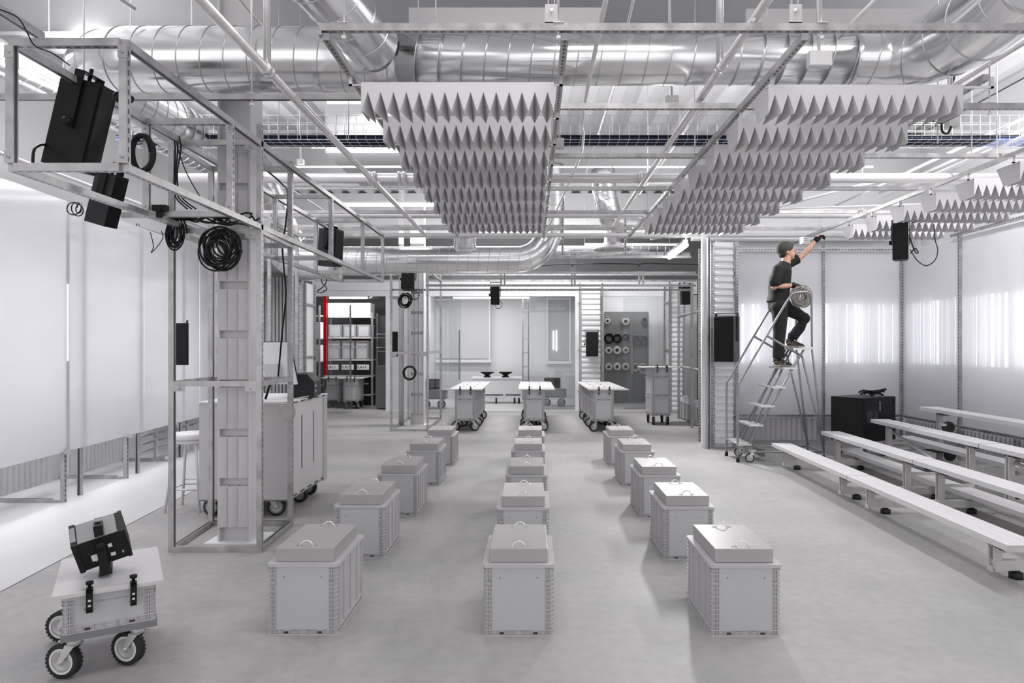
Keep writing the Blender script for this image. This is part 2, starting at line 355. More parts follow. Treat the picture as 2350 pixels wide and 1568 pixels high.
# ------------------------------------------------------------------ lidded crates on the floor
def crate_mesh(mb, x0, x1, y0, y1, z0, z1, handle='low'):
    """plastic box, ribbed corners; mats 0 body 1 panel 2 dark"""
    o = 0.009; h = z1 - z0; cw = 0.052
    mb.rprism(x0 + o, x1 - o, y0 + o, y1 - o, z0 + .004, z1 - 0.004, .014, 3)
    xm, ym = (x0 + x1) / 2, (y0 + y1) / 2
    rim = 0.010 if h > .3 else .008
    def band(za, zb, ex=0.0):
        mb.rprism(x0 - ex, x1 + ex, y0 - ex, y1 + ex, za, zb, .022)
    band(z1 - 0.018, z1, 0.003); band(z0, z0 + .006, 0.002); band(z0 + 0.032, z0 + .037, 0.002)
    if handle == 'high': band(z1 - .05, z1 - .045, .001)
    n = max(4, int(h / 0.027))
    for i in range(n):
        z = z0 + .05 + (h - .08) * i / (n - 1)
        for sx in (0, 1):
            for sy in (0, 1):
                rr = .02; X_ = lambda u: x0 + u if sx == 0 else x1 - u
                Y_ = lambda w: y0 + w if sy == 0 else y1 - w
                pp = [(cw, 0.0005), (rr, 0.0005), (rr * .5, rr * .15), (rr * .15, rr * .5), (0.0005, rr), (0.0005, .035), (cw, .035)]
                mb.poly([(X_(u), Y_(w)) for u, w in (pp if sx == sy else pp[::-1])], z - .002, z + .002)
    for sx in (0, 1):
        for ya, yb in ((y0, y0 + .012), (y1 - .012, y1)):
            for d in (0.024, 0.034, cw - .002):
                xc = x0 + d if sx == 0 else x1 - d
                mb.box(xc - .0015, xc + .0015, ya + .001, yb - .001, z0, z1 - .01, 0)
            if h > .3:   # round bolt boss in the corner lattice
                xc = x0 + .036 if sx == 0 else x1 - .036; zc = z1 - .105 if handle == 'low' else z0 + .105
                mb.lathe([(.011, ya if ya < ym else yb - .001), (.011, ya + .001 if ya < ym else yb), (.005, ya + .001 if ya < ym else yb), (.005, ya + .004)], (xc, 0, zc), 'y', 10, 0) if ya < ym else None
    # flat end panels
    for ya in (y0 + .0035, y1 - .0045):
        mb.box(x0 + cw, x1 - cw, ya, ya + .001 + .008, z0 + .037, z1 - .018, 1)
    # wavy grip at the foot (or head) of the end panel
    for sy, yy in ((0, y0 + .002), (1, y1 - .004)):
        zc = z0 + .034 if handle == 'low' else z1 - .048
        pts = []
        for i in range(17):
            t = i / 16; pts.append((xm - .075 + .15 * t, yy, zc - (.017 * math.sin(math.pi * t) ** .6 - .011 * math.exp(-((t - .5) / .2) ** 2)) * (1 if handle == 'low' else -.6)))
        mb.tube(pts, .0028, 5, 0)
        for dx in (-.12, -.07, -.03, .03, .07, .12): mb.box(xm + dx - .0015, xm + dx + .0015, yy - .001, yy + .006, z0 + .004, z0 + .03, 0)
        for dx in (-.095, .095): mb.box(xm + dx - .012, xm + dx + .012, yy + .004, yy + .0065, z0 + .008, z0 + .018, 2)
        for dx in (-.105, .105): mb.ell((xm + dx, yy + .002, z1 - .075), (.003, .004, .004), 6, 4, 2)
    # side uprights
    L = y1 - y0
    for xa, xb in ((x0, x0 + .012), (x1 - .012, x1)):
        for k in range(3):
            yc = y0 + L * (.25 + .25 * k); mb.box(xa + .001, xb - .001, yc - .012, yc + .012, z0 + .03, z1 - .015, 0)
        for yc in (y0 + .05, y1 - .05): mb.box(xa + .002, xb - .001, yc - .003, yc + .003, z0, z1 - .015, 0)
        k = 0
        while k < 9:
            yc = y0 + .07 + (L - .14) * k / 8; mb.box(xa, xb, yc - .002, yc + .002, z0 + .004, z0 + .034, 0); k += 1
CM = ['crate', 'crate_panel', 'slot']
def handle_mb(c, w=.08, hh=.032):
    m = MB(); x, y, z = c
    m.tube([(x - w / 2 + w * i / 12, y, z + hh * math.sin(math.pi * i / 12) ** .8) for i in range(13)], .0042, 6)
    for s in (-1, 1): m.box(x + s * (w / 2 + .006) - .014, x + s * (w / 2 + .006) + .014, y - .007, y + .007, z, z + .003)
    return m
rootc = E('lidded_crate', (0, 0, 0), 'grey crate', 'crate', 'grey crates with metal lids standing in three rows')
m = MB(); crate_mesh(m, -.2, .2, 0, .6, 0, .402); m.build('crate_body', CM, rootc)
m = MB(); m.box(-.165, .165, .035, .565, .403, .481); lid = m.build('lid', 'lid', rootc)
bv = lid.modifiers.new('b', 'BEVEL'); bv.width = .003; bv.segments = 2
handle_mb((0, .075, .481)).build('handle', 'chrome', lid, label='chrome handle'); handle_mb((0, .5, .481)).build('handle', 'chrome', lid, label='chrome handle')
CR = {'L': [(-1.293, 3.852), (-1.325, 5.255), (-1.287, 6.56), (-1.271, 8.006), (-1.263, 9.33)],
      'C': [(-.073, 3.84), (-.065, 5.19), (-.047, 6.5), (-.041, 8.0), (-.021, 9.33)],
      'R': [(1.205, 3.835), (1.2, 5.21), (1.218, 6.48), (1.237, 7.956), (1.238, 9.32)]}
ordn = ['first', 'second', 'third', 'fourth', 'fifth']
rown = {'L': 'left row', 'C': 'middle row', 'R': 'right row'}
first = True
for k, lst in CR.items():
    for i, (x, y) in enumerate(lst):
        lb = 'grey ribbed crate with metal lid, %s from the camera in the %s' % (ordn[i], rown[k])
        if first: rootc.location = (x, y, 0); rootc['label'] = lb; first = False
        else: dup(rootc, (x, y, 0), label=lb)

# ------------------------------------------------------------------ casters
def caster_parts(parent, x, y, ztop, r=.094, rz=0.0, w=.044, forkmat='bright_steel', white=True, lock=False, name='caster', off=.035):
    """wheel axle along local x rotated by rz; returns part"""
    rot = Matrix.Rotation(rz, 4, 'Z'); T = Matrix.Translation((x, y, 0)) @ rot
    m = MB(); m.T = T
    m.box(-.05, .05, -.045, .045, ztop - .006, ztop, 0); m.lathe([(0, ztop - .03), (.03, ztop - .03), (.034, ztop - .02), (.034, ztop - .006)], mi=0, seg=16)
    for s in (-1, 1):
        xa = s * (w / 2 + .008)
        for i in range(6):
            t0, t1 = i / 6, (i + 1) / 6
            za, zb = ztop - .03 + (r - ztop + .03) * t0, ztop - .03 + (r - ztop + .03) * t1
            wa, wb = .026 - .012 * t0, .026 - .012 * t1; ya, yb = off * t0 * 1.0, off * t1
            for xx in (xa - .0015, xa + .0015):
                m.q([(xx, ya - wa, za), (xx, ya + wa, za), (xx, yb + wb, zb), (xx, yb - wb, zb)])
            for sgn in (-1, 1): m.q([(xa - .0015, ya + sgn * wa, za), (xa + .0015, ya + sgn * wa, za), (xa + .0015, yb + sgn * wb, zb), (xa - .0015, yb + sgn * wb, zb)])
        m.box(xa - .002, xa + .002, off - .0, off + .0001, r - .001, r)
    m.box(-(w / 2 + .0095), w / 2 + .0095, -.027, .027, ztop - .034, ztop - .029, 0)
    m.lathe([(.009, -w / 2 - .016), (.009, w / 2 + .016)], (0, off, r), 'x', 8, 0)
    m.lathe([(0, -w / 2 - .016), (.009, -w / 2 - .016)], (0, off, r), 'x', 8, 0); m.lathe([(.009, w / 2 + .016), (0, w / 2 + .016)], (0, off, r), 'x', 8, 0)
    if lock: m.box(-.02, .02, -.11, -.03, ztop - .03, ztop - .024, 0); m.box(-.012, .012, -.13, -.1, ztop - .05, ztop - .03, 0)
    c = m.build(name, forkmat, parent)
    m = MB(); m.T = T; h = w / 2
    m.lathe([(r * .72, -h), (r * .93, -h), (r * .97, -h * .8), (r * .97, h * .8), (r * .93, h), (r * .72, h)], (0, off, r), 'x', 36, 0)
    nb = 26
    for k in range(nb):
        a = 2 * math.pi * k / nb; RR = Matrix.Translation((0, off, r)) @ Matrix.Rotation(a, 4, 'X')
        for s in (-1, 1): m.box(s * h * .15 if s > 0 else -h * .98, h * .98 if s > 0 else -h * .15, -.006, .006, r * .9, r * (1.0), 0, RR)
    for s in (-1, 1):
        hb = s * h
        m.lathe([(0, hb * .9), (r * .12, hb * .9), (r * .2, hb * .7), (r * .4, hb * .75), (r * .5, hb * .95), (r * .58, hb * .95), (r * .6, hb * .8), (r * .62, hb * 1.0)], (0, off, r), 'x', 28, 1)
        m.lathe([(r * .62, hb * 1.0), (r * .75, hb * 1.01)], (0, off, r), 'x', 28, 2)
    m.build('wheel', ['tyre', 'mid_wheel', 'wheel_white' if white else 'mid_grey'], c)
    return c
mat('mid_wheel', g(.5), .4, .4); mat('wheel_white', g(.72), .5)

def clamp(parent, x, y, z, rz=0.0, world=False):
    """black plastic toggle clamp over a board edge; opens towards -y"""
    m = MB(); m.T = Matrix.Translation((x, y, z)) @ Matrix.Rotation(rz, 4, 'Z')
    m.box(-.014, .014, -.012, .0, -.06, .045, 0); m.box(-.014, .014, -.012, .05, .03, .045, 0); m.box(-.014, .014, -.012, .03, -.064, -.052, 0)
    m.box(-.006, .006, -.0135, -.012, -.035, -.025, 1); m.box(-.006, .006, -.0135, -.012, -.01, 0, 1)
    m.lathe([(0, .08), (.017, .08), (.017, .066), (.008, .062), (.006, .045)], (0, .02, 0), 'z', 10, 0)
    m.tube([(0, .02, .01), (0, .02, .066)], .004, 6, 1)
    return m.build('clamp', ['black', 'bright_steel'], parent)

# foreground cart
ct = E('equipment_cart', (-2.247, 3.647, 0), 'small cart of one shallow grey crate on knobbly wheels, white board clamped on top', 'cart', rz=R(31))
m = MB(); crate_mesh(m, -.2, .2, -.30, .30, .232, .417, 'high'); m.build('crate_body', CM, ct)
m = MB(); m.box(-.205, .205, -.305, .305, .2, .234); m.build('dolly_tray', 'mid_grey2' if False else 'tray_grey' if 'tray_grey' in MATS else 'mid_grey', ct, label='dark grey dolly tray')
m = MB(); m.box(-.237, .233, -.335, .335, .42, .441); tb = m.build('board', 'board', ct, label='white board'); bv = tb.modifiers.new('b', 'BEVEL'); bv.width = .002; bv.segments = 2
for (x, y, rz, lk) in ((-.15, -.25, R(52), 0), (.12, -.25, R(48), 0), (-.18, .26, R(60), 1), (.15, .25, R(80), 0)): caster_parts(ct, x, y, .2, r=.085, rz=rz, lock=lk, off=.055)
clamp(ct, -.085, -.335, .402); clamp(ct, .1, -.335, .402)

# spotlight on the cart
def par_lamp(name, loc, rz, tilt, label):
    r = E(name, loc, label, 'spotlight', rz=rz)
    Mx = Matrix.Translation((0, 0, .17)) @ Matrix.Rotation(tilt, 4, 'Y') @ Matrix.Rotation(R(24), 4, 'X')
    m = MB(); m.T = Mx
    m.box(-.10, .10, -.085, .085, -.085, .085, 0); m.box(-.12, -.095, -.09, .09, -.09, .09, 0); m.box(.1, .118, -.088, .088, -.088, .088, 0)
    # grey top skin
    m.box(-.09, .085, -.08, .08, .0855, .088, 1); m.box(-.118, -.095, -.06, .06, .091, .093, 1)
    for k in range(8): m.box(-.06 + k * .02, -.055 + k * .02, -.0875, -.085, -.05 + .0, -.035, 2) if k % 2 else None
    # white emblem shapes on the side facing the camera
    for (x0, x1, z0, z1) in ((-.055, -.028, -.045, -.005), (-.012, .004, -.052, -.03), (.028, .05, -.048, -.028), (-.02, .0, .012, .03), (.028, .046, .01, .032)):
        m.box(x0, x1, -.0865, -.085, z0, z1, 2)
    bdy = m.build('lamp_housing', ['black_soft', 'mid_grey', 'paper'], r)
    m = MB(); m.T = Mx; m.q([(-.1205, -.07, -.07), (-.1205, .07, -.07), (-.1205, .07, .07), (-.1205, -.07, .07)]); m.build('lens', 'bright_steel', r)
    m = MB(); Ty = Matrix.Translation((0, 0, .17)) @ Matrix.Rotation(tilt * .55, 4, 'Y'); m.T = Ty
    for s in (-1, 1): m.box(-.02, .02, s * .1 - .004, s * .1 + .004, -.15, .1, 0)
    m.box(-.02, .02, -.1, .1, .096, .104, 0); m.box(-.03, .03, -.1, .1, -.156, -.148, 0)
    m.lathe([(0, -.125), (.02, -.125), (.024, -.118), (.024, -.104)], (0, 0, 0), 'y', 10, 0); m.lathe([(0, .125), (.02, .125), (.024, .118), (.024, .104)], (0, 0, 0), 'y', 10, 0)
    m.box(-.012, .012, -.05, -.03, .104, .112, 0)
    m.build('yoke', 'black', r)
    return r
par_lamp('stage_light', (-2.25, 3.57, .4415), R(31), R(-14), 'black square stage light with a yoke, standing tilted on the small cart board')

# ------------------------------------------------------------------ big carts of stacked crates
def long_cart(name, x, y, n, levels, label, board_x=(-.31, .31), rot=0.0):
    r = E(name, (x, y, 0), label, 'cart', 'long crate carts with white tops' if n > 1 else None, rz=rot)
    z = .2
    for k in range(n):
        y0 = k * .72; z = .2
        m = MB(); m.box(-.205, .205, y0 - .005, y0 + .605, z, z + .018); m.build('dolly_tray', 'mid_grey', r)
        for hh in levels:
            m = MB(); crate_mesh(m, -.2, .2, y0, y0 + .6, z + .015, z + .01 + hh, 'high'); m.build('crate_body', CM, r)
            z += hh
        for (cx, cy) in ((-.15, .07), (.15, .07), (-.15, .53), (.15, .53)):
            caster_parts(r, cx, y0 + cy, .2, rz=R(random.choice([-70, -60, 60, 110, 75, 20])) if n > 1 else R(random.uniform(-25, 15)), white=False)
    L = n * .72 - .12; m = MB(); m.box(board_x[0], board_x[1], -.04, L + .04, z + .014, z + .03, 0)
    for k in range(2 * n):
        for j in (0, 1): m.lathe([(0, z + .045), (.008, z + .045), (.010, z + .03)], (-.1 + .22 * j, .12 + k * L / (2 * n), 0), 'z', 8, 1) if k % 2 == 0 or n == 1 else None
        if n > 1: m.box(board_x[1] - .1, board_x[1] - .04, .14 + k * L / (2 * n), .17 + k * L / (2 * n), z + .0302, z + .0306, 2)
    m.build('board', ['board', 'black', 'slot_grey'], r, label='white board with black knobs')
    clamp(r, -.09, -.04, z + .0, 0); clamp(r, .11, -.04, z + .0, 0)
    m = MB(); [m.ell((dx, -.001, z - .09), (.008, .004, .008), 8, 5) for dx in (-.09, .11)]; m.build('knob', 'black', r)
    return r
mat('slot_grey', g(.35), .5)
long_cart('crate_cart', -1.275, 13.05, 4, (.39, .19), 'long cart of crates with white top, nearest the second post tower', (-.31, .33))
long_cart('crate_cart', .048, 13.05, 4, (.39, .19), 'long cart of crates with white top, the middle one of three', (-.31, .40))
long_cart('crate_cart', 1.37, 13.0, 4, (.39, .19), 'long cart of crates with white top, beside the tall cart', (-.28, .48), R(1.0))
long_cart('tall_crate_cart', 2.68, 14.1, 1, (.385, .385, .2), 'tall cart of three stacked grey crates under a white board', (-.36, .40), R(4))

# ------------------------------------------------------------------ steel towers and truss
def bracket(mb, c, s=1, mi=0, w=.09):   # small L bracket with bolt
    x, y, z = c; mb.box(x - .004 * s, x + w * s if s > 0 else x, y - .023, y - .021, z, z + .04, mi) if s > 0 else mb.box(x - w, x, y - .023, y - .021, z, z + .04, mi)
    mb.lathe([(0, -.03), (.007, -.03), (.007, -.021)], (x + s * w * .55, y, z + .02), 'y', 6, mi)
def tower(name, x0, x1, y0, y1, levels, tops, label, skew=0.0, group=None):
    """corner posts (centres) and rails; tops: heights fl, fr, bl, br"""
    r = E(name, ((x0 + x1) / 2, (y0 + y1) / 2, 0), label, 'tower', group)
    pts = [(x0, y0), (x1, y0), (x0 + skew, y1), (x1 + skew * .6, y1)]
    for (x, y), t in zip(pts, tops):
        m = MB(); m.strut((x, y, 0), (x, y, t), slot='+x -x' if x > (x0 + x1) / 2 else '-x', opn='+x' if x < (x0 + x1) / 2 else '')
        m.build('post', STR, r, world=True)
    h = .0205
    for z in levels:
        a, b2, c, d = [Vector((p[0], p[1], z)) for p in pts]
        e = Vector((h, 0, 0)); m = MB(); m.strut(a + e, b2 - e, slot='-z'); bracket(m, (a.x + h, a.y + .003, z - .06), 1); bracket(m, (b2.x - h, a.y + .003, z - .06), -1); m.build('rail', STR, r, world=True)
        m = MB(); m.strut(c + e, d - e, slot='-z', opn='+z'); m.build('rail', STR, r, world=True)
        e = Vector((0, h, 0))
        for p, q in ((a, c), (b2, d)):
            m = MB(); m.strut(p + e, q - e, opn='+z', slot='-z'); m.build('rail', STR, r, world=True)
    return r
T1 = tower('post_tower', -2.854, -2.157, 5.42, 6.21, (.021, 1.333, 2.545, 3.245), (3.27, 3.39, 3.27, 3.31),
           'tall square tower of slotted steel posts around the near column', skew=-.06)
T2 = tower('post_tower', -2.70, -2.0, 13.12, 15.25, (.021, 1.5, 3.10), (3.5, 3.5, 3.5, 3.5), 'slender post tower around the far column, behind the left row of crates', skew=-.05)
# loose tower frame to the left behind the near tower (second bay)
T3 = tower('post_tower', -3.95, -3.3, 8.6, 9.6, (.021, .56, 3.2), (3.3, 3.3, 3.3, 3.3), 'slim steel post frame carrying a flat speaker, seen through the near tower')

# long horizontal truss
tr = E('truss', (-2.46, 6.75, 2.55), 'long steel strut truss hanging at head height from near left towards the far column', 'truss')
XL, XR, ZT, ZB = -2.755, -2.157, 3.237, 2.577
for (x, z) in ((XL, ZT), (XR, ZT), (XL, ZB), (XR, ZB)):
    m = MB(); m.strut((x, 3.62, z), (x, 9.9, z), slot='-z' if z == ZB else '', opn='-z' if z == ZT else ''); m.build('rail', STR, tr, world=True)
for yy in (3.62, 4.89, 7.34, 8.72, 9.88):
    for x in (XL, XR):
        m = MB(); m.strut((x, yy - (.0 if yy > 3.7 else .0), ZB + .02), (x, yy, ZT - .02), slot='+x -x' if x == XR else '', opn='+x' if x == XL else '-x' if False else '')
        for zz in (ZB + .02, ZT - .085): m.box(x - .024, x + .024, yy - .025, yy - .0205, zz, zz + .065); m.lathe([(0, -.034), (.008, -.034), (.008, -.025)], (x, yy, zz + .03), 'y', 6)
        m.build('strut', STR, tr, world=True)
    for z in (ZB, ZT):
        m = MB(); m.strut((XL + .02, yy, z), (XR - .02, yy, z), slot='-z'); m.build('cross_bar', STR, tr, world=True)
m = MB(); m.strut((-2.80, 2.2, 3.40), (-2.80, 3.9, 3.40), opn='-z'); m.build('upper_rail', STR, tr, world=True)

# ceiling grid
GZ = 3.41
gr = E('overhead_strut_grid', (.5, 7, GZ), 'wide grid of slotted steel struts hanging under the ceiling ducts', 'grid')
m = MB(); m.strut((-1.18, 3.82, GZ), (4.9, 3.82, GZ), slot='-z'); m.box(-1.19, -1.17, 3.8, 3.84, GZ - .045, GZ - .02); m.build('rail', STR, gr, world=True, label='near white lit cross rail')
for x, ya, yb in ((-1.152, 3.82, 10.8), (.187, 3.82, 10.8), (1.53, 3.82, 10.8), (2.93, 4.4, 10.6), (4.36, 3.4, 10.8)):
    m = MB(); m.strut((x, ya, GZ - .045), (x, yb, GZ - .045), slot='-z', opn=''); m.build('rail', STR, gr, world=True)
for i, yy in enumerate((5.07, 6.38, 7.7, 9.06, 10.33)):
    for xa, xb in ((-5.2, -1.16), (-1.14, 1.52), (1.54, 2.92), (2.94, 4.34), (4.38, 6.2)):
        if xa < -5 and i == 0: continue
        if xa < -5: xa = -2.0 if i == 1 else -4.5
        if i in (1, 2) and xb < -1.1: continue
        m = MB(); m.strut((xa, yy, GZ), (xb, yy, GZ), slot='-z'); m.build('rail', STR, gr, world=True)
m = MB(); m.strut((-4.6, 4.88, 3.41), (-1.17, 4.88, 3.41), opn='-z'); m.build('rail', STR, gr, world=True)
for x, y in ((-1.05, 3.82), (.15, 3.82), (1.62, 3.82), (2.9, 4.75), (-1.15, 7.7), (.19, 6.4), (1.53, 6.4), (1.53, 9.0), (.19, 9.0), (4.36, 6.4), (4.36, 9.0), (2.93, 7.7), (3.4, 5.07), (-2.0, 4.88), (-3.2, 4.88)):
    m = MB(); m.tube([(x, y, GZ - .05), (x, y, DZ)], .006, 6); m.box(x - .03, x + .03, y - .025, y + .025, GZ + .021, GZ + .026); m.box(x - .012, x + .012, y - .012, y + .012, GZ - .06, GZ - .045)
    m.build('hanger_rod', 'conduit', gr, world=True)
for x in (.11, 1.47):
    m = MB(); m.box(x - .035, x + .035, 3.80, 3.805, GZ + .02, GZ + .125); m.box(x - .035, x + .035, 3.80, 3.86, GZ + .02, GZ + .026); m.lathe([(0, -.012), (.012, -.012), (.012, 0)], (x, 3.8, GZ + .085), 'y', 10)
    m.box(x - .02, x - .015, 3.81, 3.84, GZ + .1, DZ); m.box(x + .015, x + .02, 3.81, 3.84, GZ + .1, DZ); m.build('hanger_bracket', 'bright_steel', gr, world=True)
for (px, py, Y) in ((1287, 215, 4.85), (1271, 342, 6.2), (1260, 429, 7.6), (1255, 488, 9.0), (1635, 345, 6.2), (1478, 516, 10.3), (1006, 487, 9.0)):
    c = P(px, py, Y); MB().bc(c, (.018, .018, .03)).build('tag', 'red_tag', gr, world=True, label='small red tag')
# rear grid over the far row of crates
g2 = E('rear_strut_grid', (0, 13, 3.3), 'rows of thin steel struts and posts hung in front of the glass rooms', 'grid')
for (z, Y, xa, xb) in ((2.78, 12.9, -2.0, 3.1), (2.72, 13.2, -2.7, 3.1), (3.02, 12.9, -2.0, 3.1), (3.12, 15.5, -4.5, 4.0), (3.3, 15.9, -4.5, 4.0), (3.2, 12.0, -1.0, 2.8), (3.6, 11.2, -4, 3.8)):
    m = MB(); m.strut((xa, Y, z), (xb, Y, z), slot='-y' if z < 2.8 else ''); m.build('rail', STR, g2, world=True)
for (px, Y, za, zb) in ((1150, 12.9, 2.78, 3.4), (1158, 12.9, 2.78, 3.4), (1312, 12.9, 2.78, 3.4), (1319, 12.9, 2.78, 3.4), (1467, 12.9, 2.8, 3.05), (1476, 12.9, 2.78, 3.05), (1291, 11, 3.1, 3.9), (1435, 11, 3.1, 3.9)):
    x = (px - CX) * Y / F; m = MB(); m.strut((x, Y, za), (x, Y, zb), slot='-y', w=.035); m.build('post', STR, g2, world=True)

# ------------------------------------------------------------------ pleated felt baffles
def baffle(X0, W_, Yf, n, zt, zf, zb, dep, label, group, flip=False):
    m = MB(); p = W_ / n
    m.q([(X0, Yf, zt), (X0 + W_, Yf, zt), (X0 + W_, Yf, zf), (X0, Yf, zf)])
    for k in range(n):
        xs, xe = X0 + k * p, X0 + (k + 1) * p; xc = (xs + xe) / 2
        # front triangle hanging between two folds (tip at xs + p)
        if k < n - 1: m.q([(xc, Yf, zf), (xc + p, Yf, zf), (xe, Yf, zb)])
        m.q([(xc, Yf, zf), (xs, Yf, zb), (xc, Yf + dep, zb)]); m.q([(xc, Yf, zf), (xc, Yf + dep, zb), (xe, Yf, zb)])
    m.q([(X0, Yf, zf), (X0 + p / 2, Yf, zf), (X0, Yf, zb)]); m.q([(X0 + W_ - p / 2, Yf, zf), (X0 + W_, Yf, zf), (X0 + W_, Yf, zb)])
    for x in (X0, X0 + W_):
        m.q([(x, Yf, zt), (x, Yf + dep * 1.3, zt), (x, Yf + dep * .9, zb), (x, Yf, zb)])
    m.q([(X0, Yf, zt), (X0 + W_, Yf, zt), (X0 + W_, Yf + dep * 1.3, zt), (X0, Yf + dep * 1.3, zt)])
    o = m.build('pleated_baffle', 'felt', world=True, label=label, cat='acoustic baffle', group=group)
    sd = o.modifiers.new('s', 'SOLIDIFY'); sd.thickness = .003; sd.offset = 0
    RX = (-1.152, .187) if gi == 0 else (1.53, 2.93) if gi == 1 else (4.36, X0 + W_ + .02)
    for xe, xr in ((X0, RX[0]), (X0 + W_, RX[1])):
        a_, b_ = sorted((xe, xr)); mc = MB(); mc.box(a_ - .01, b_ + .01, Yf + .02, Yf + .035, zt - .012, zt - .002); mc.box(xr - .01, xr + .01, Yf + .02, Yf + .035, zt - .012, 3.346); mc.build('hanging_clip', 'bright_steel', o, world=True)
    return o
o8 = ['nearest the camera', 'second from the camera', 'third from the camera', 'fourth from the camera', 'fifth from the camera', 'sixth from the camera', 'seventh from the camera', 'farthest from the camera']
GN = ('in the left block', 'in the middle block', 'in the far right block over the benches')
for gi, (X0, W_, z) in enumerate(((-1.078, 1.22, 0), (1.50, 1.23, -.015), (4.40, 1.25, 0.0))):
    for k in range(8):
        Y = 4.32 + .64 * k
        if gi == 2: Y += .55
        if gi == 2 and k < 1: continue
        baffle(X0, W_, Y, 15, 3.30 + z, 3.243 + z, 3.119 + z, .24, 'white pleated felt baffle %s, %s' % (GN[gi], o8[k]), 'white pleated baffles ' + GN[gi])

# ------------------------------------------------------------------ ducts
def duct(name, path, r, label, seam=.17, seg=40, spiral=.25, group=None, flanges=()):
    path = [Vector(p) for p in path]; rr = r if isinstance(r, list) else [r] * len(path)
    m = MB(); m.tube(path, rr, seg, 0)
    # seam rings
    d = 0; nxt = seam * .5
    for i in range(len(path) - 1):
        L = (path[i + 1] - path[i]).length; t = (path[i + 1] - path[i]).normalized()
        while nxt < d + L:
            f = (nxt - d) / L; c = path[i].lerp(path[i + 1], f); rad = rr[i] * (1 - f) + rr[i + 1] * f
            up = Vector((0, 0, 1)) if abs(t.z) < .9 else Vector((0, 1, 0)); u = (up - t * up.dot(t)).normalized(); w = t.cross(u)
            ring = [c + u * (rad + .001) * math.cos(a) + w * (rad + .001) * math.sin(a) + t * spiral * rad * math.cos(a) * .6 for a in [2 * math.pi * k / 36 for k in range(36)]]
            m.tube(ring, .0045, 4, 1, closed=True); nxt += seam
        d += L
    return m.build(name, ['duct', 'duct_seam'], world=True, label=label, cat='duct', group=group)
YD, ZD = 5.15, 3.79
pa = [(-3.5, 6.9, ZD), (-3.5, 6.4, ZD), (-3.5, 6.0, ZD)] + [Vector((-2.98 - .52 * math.cos(R(a)), YD + .52 - .52 * math.sin(R(a)), ZD)) for a in range(6, 91, 14)] + [(-2.8, YD, ZD), (-1.2, YD, ZD), (-1.0, YD, ZD)]
duct('round_duct', pa, .235, 'big shiny round duct crossing the upper left, curving away at its left end')
duct('round_duct', [(-1.1, YD, ZD), (2.5, YD, ZD)], .183, 'long shiny round duct crossing above the baffles')
EP = smooth_path([P(1950, 138, 5.15), P(2040, 136, 5.12), P(2125, 118, 4.95), P(2200, 80, 4.7), P(2270, 35, 4.4), P(2380, -60, 4.0)], 6)
duct('round_duct', EP, [.185 + .07 * min(1, i / (len(EP) * .6)) for i in range(len(EP))], 'wide elbow duct rising in the upper right corner', seam=.3)
EP = smooth_path([P(700, -75, 4.15), P(760, -10, 4.4), P(815, 55, 4.7), P(862, 110, 5.0)], 5)
duct('branch_duct', EP, .19, 'round duct branch dropping into the ceiling duct above the left baffles', seam=.2)
ZB2, YB2 = 3.10, 11.6
duct('rear_duct', smooth_path([(-4.6, 10.6, 4.6), (-4.45, 11.0, 4.3), (-4.35, 11.3, 3.9), (-4.25, 11.5, 3.5), (-4.0, YB2, 3.15), (-3.6, YB2, ZB2), (-3.3, YB2, ZB2)], 5), [.36] * 31, 'wide elbow duct coming down behind the near tower', seam=.25)
duct('rear_duct', smooth_path([(-3.35, YB2, ZB2), (-1.8, YB2, ZB2), (-.4, YB2, ZB2), (-.1, YB2, ZB2 + .02), (.12, YB2, ZB2 + .14), (.26, YB2, ZB2 + .36), (.33, YB2, ZB2 + .7), (.33, YB2, ZB2 + 1.6)], 6), .225, 'horizontal shiny duct behind the left baffles, turning up at its end')
duct('rear_duct', [(-1.13, YB2 - .05, ZB2 + .1), (-1.13, YB2 - .05, ZB2 + 1.4)], .19, 'short upright duct joining the horizontal duct from above')
duct('far_duct', [(-.1, 13.9, 3.55), (3.2, 13.9, 3.55)], .13, 'thin far duct passing over the coil pegboard')
duct('far_duct', smooth_path([(1.2, 11.5, 4.6), (1.25, 11.5, 4.1), (1.4, 11.6, 3.75), (1.8, 11.8, 3.7), (2.3, 12, 3.72)], 4), .2, 'curved duct hanging behind the middle ceiling rails', seam=.12)
duct('rear_duct', smooth_path([(-5.6, 5.0, 4.45), (-5.3, 6.0, 4.45), (-5.1, 8.0, 4.45), (-5.0, 11, 4.45)], 4), .18, 'narrow duct running along the upper left wall')
# diffuser
m = MB(); c = P(1405, 572, 12.6); m.lathe([(.15, .35), (.15, .13), (.2, .08), (.36, 0), (.37, -.015), (.33, -.02), (.27, .03), (.25, -.01), (.17, .04), (.15, 0), (.08, .03), (.0, .03)], c, 'z', 32)
m.build('ceiling_diffuser', 'bright_steel', world=True, label='round cone air diffuser hanging over the far end of the right row', cat='diffuser')
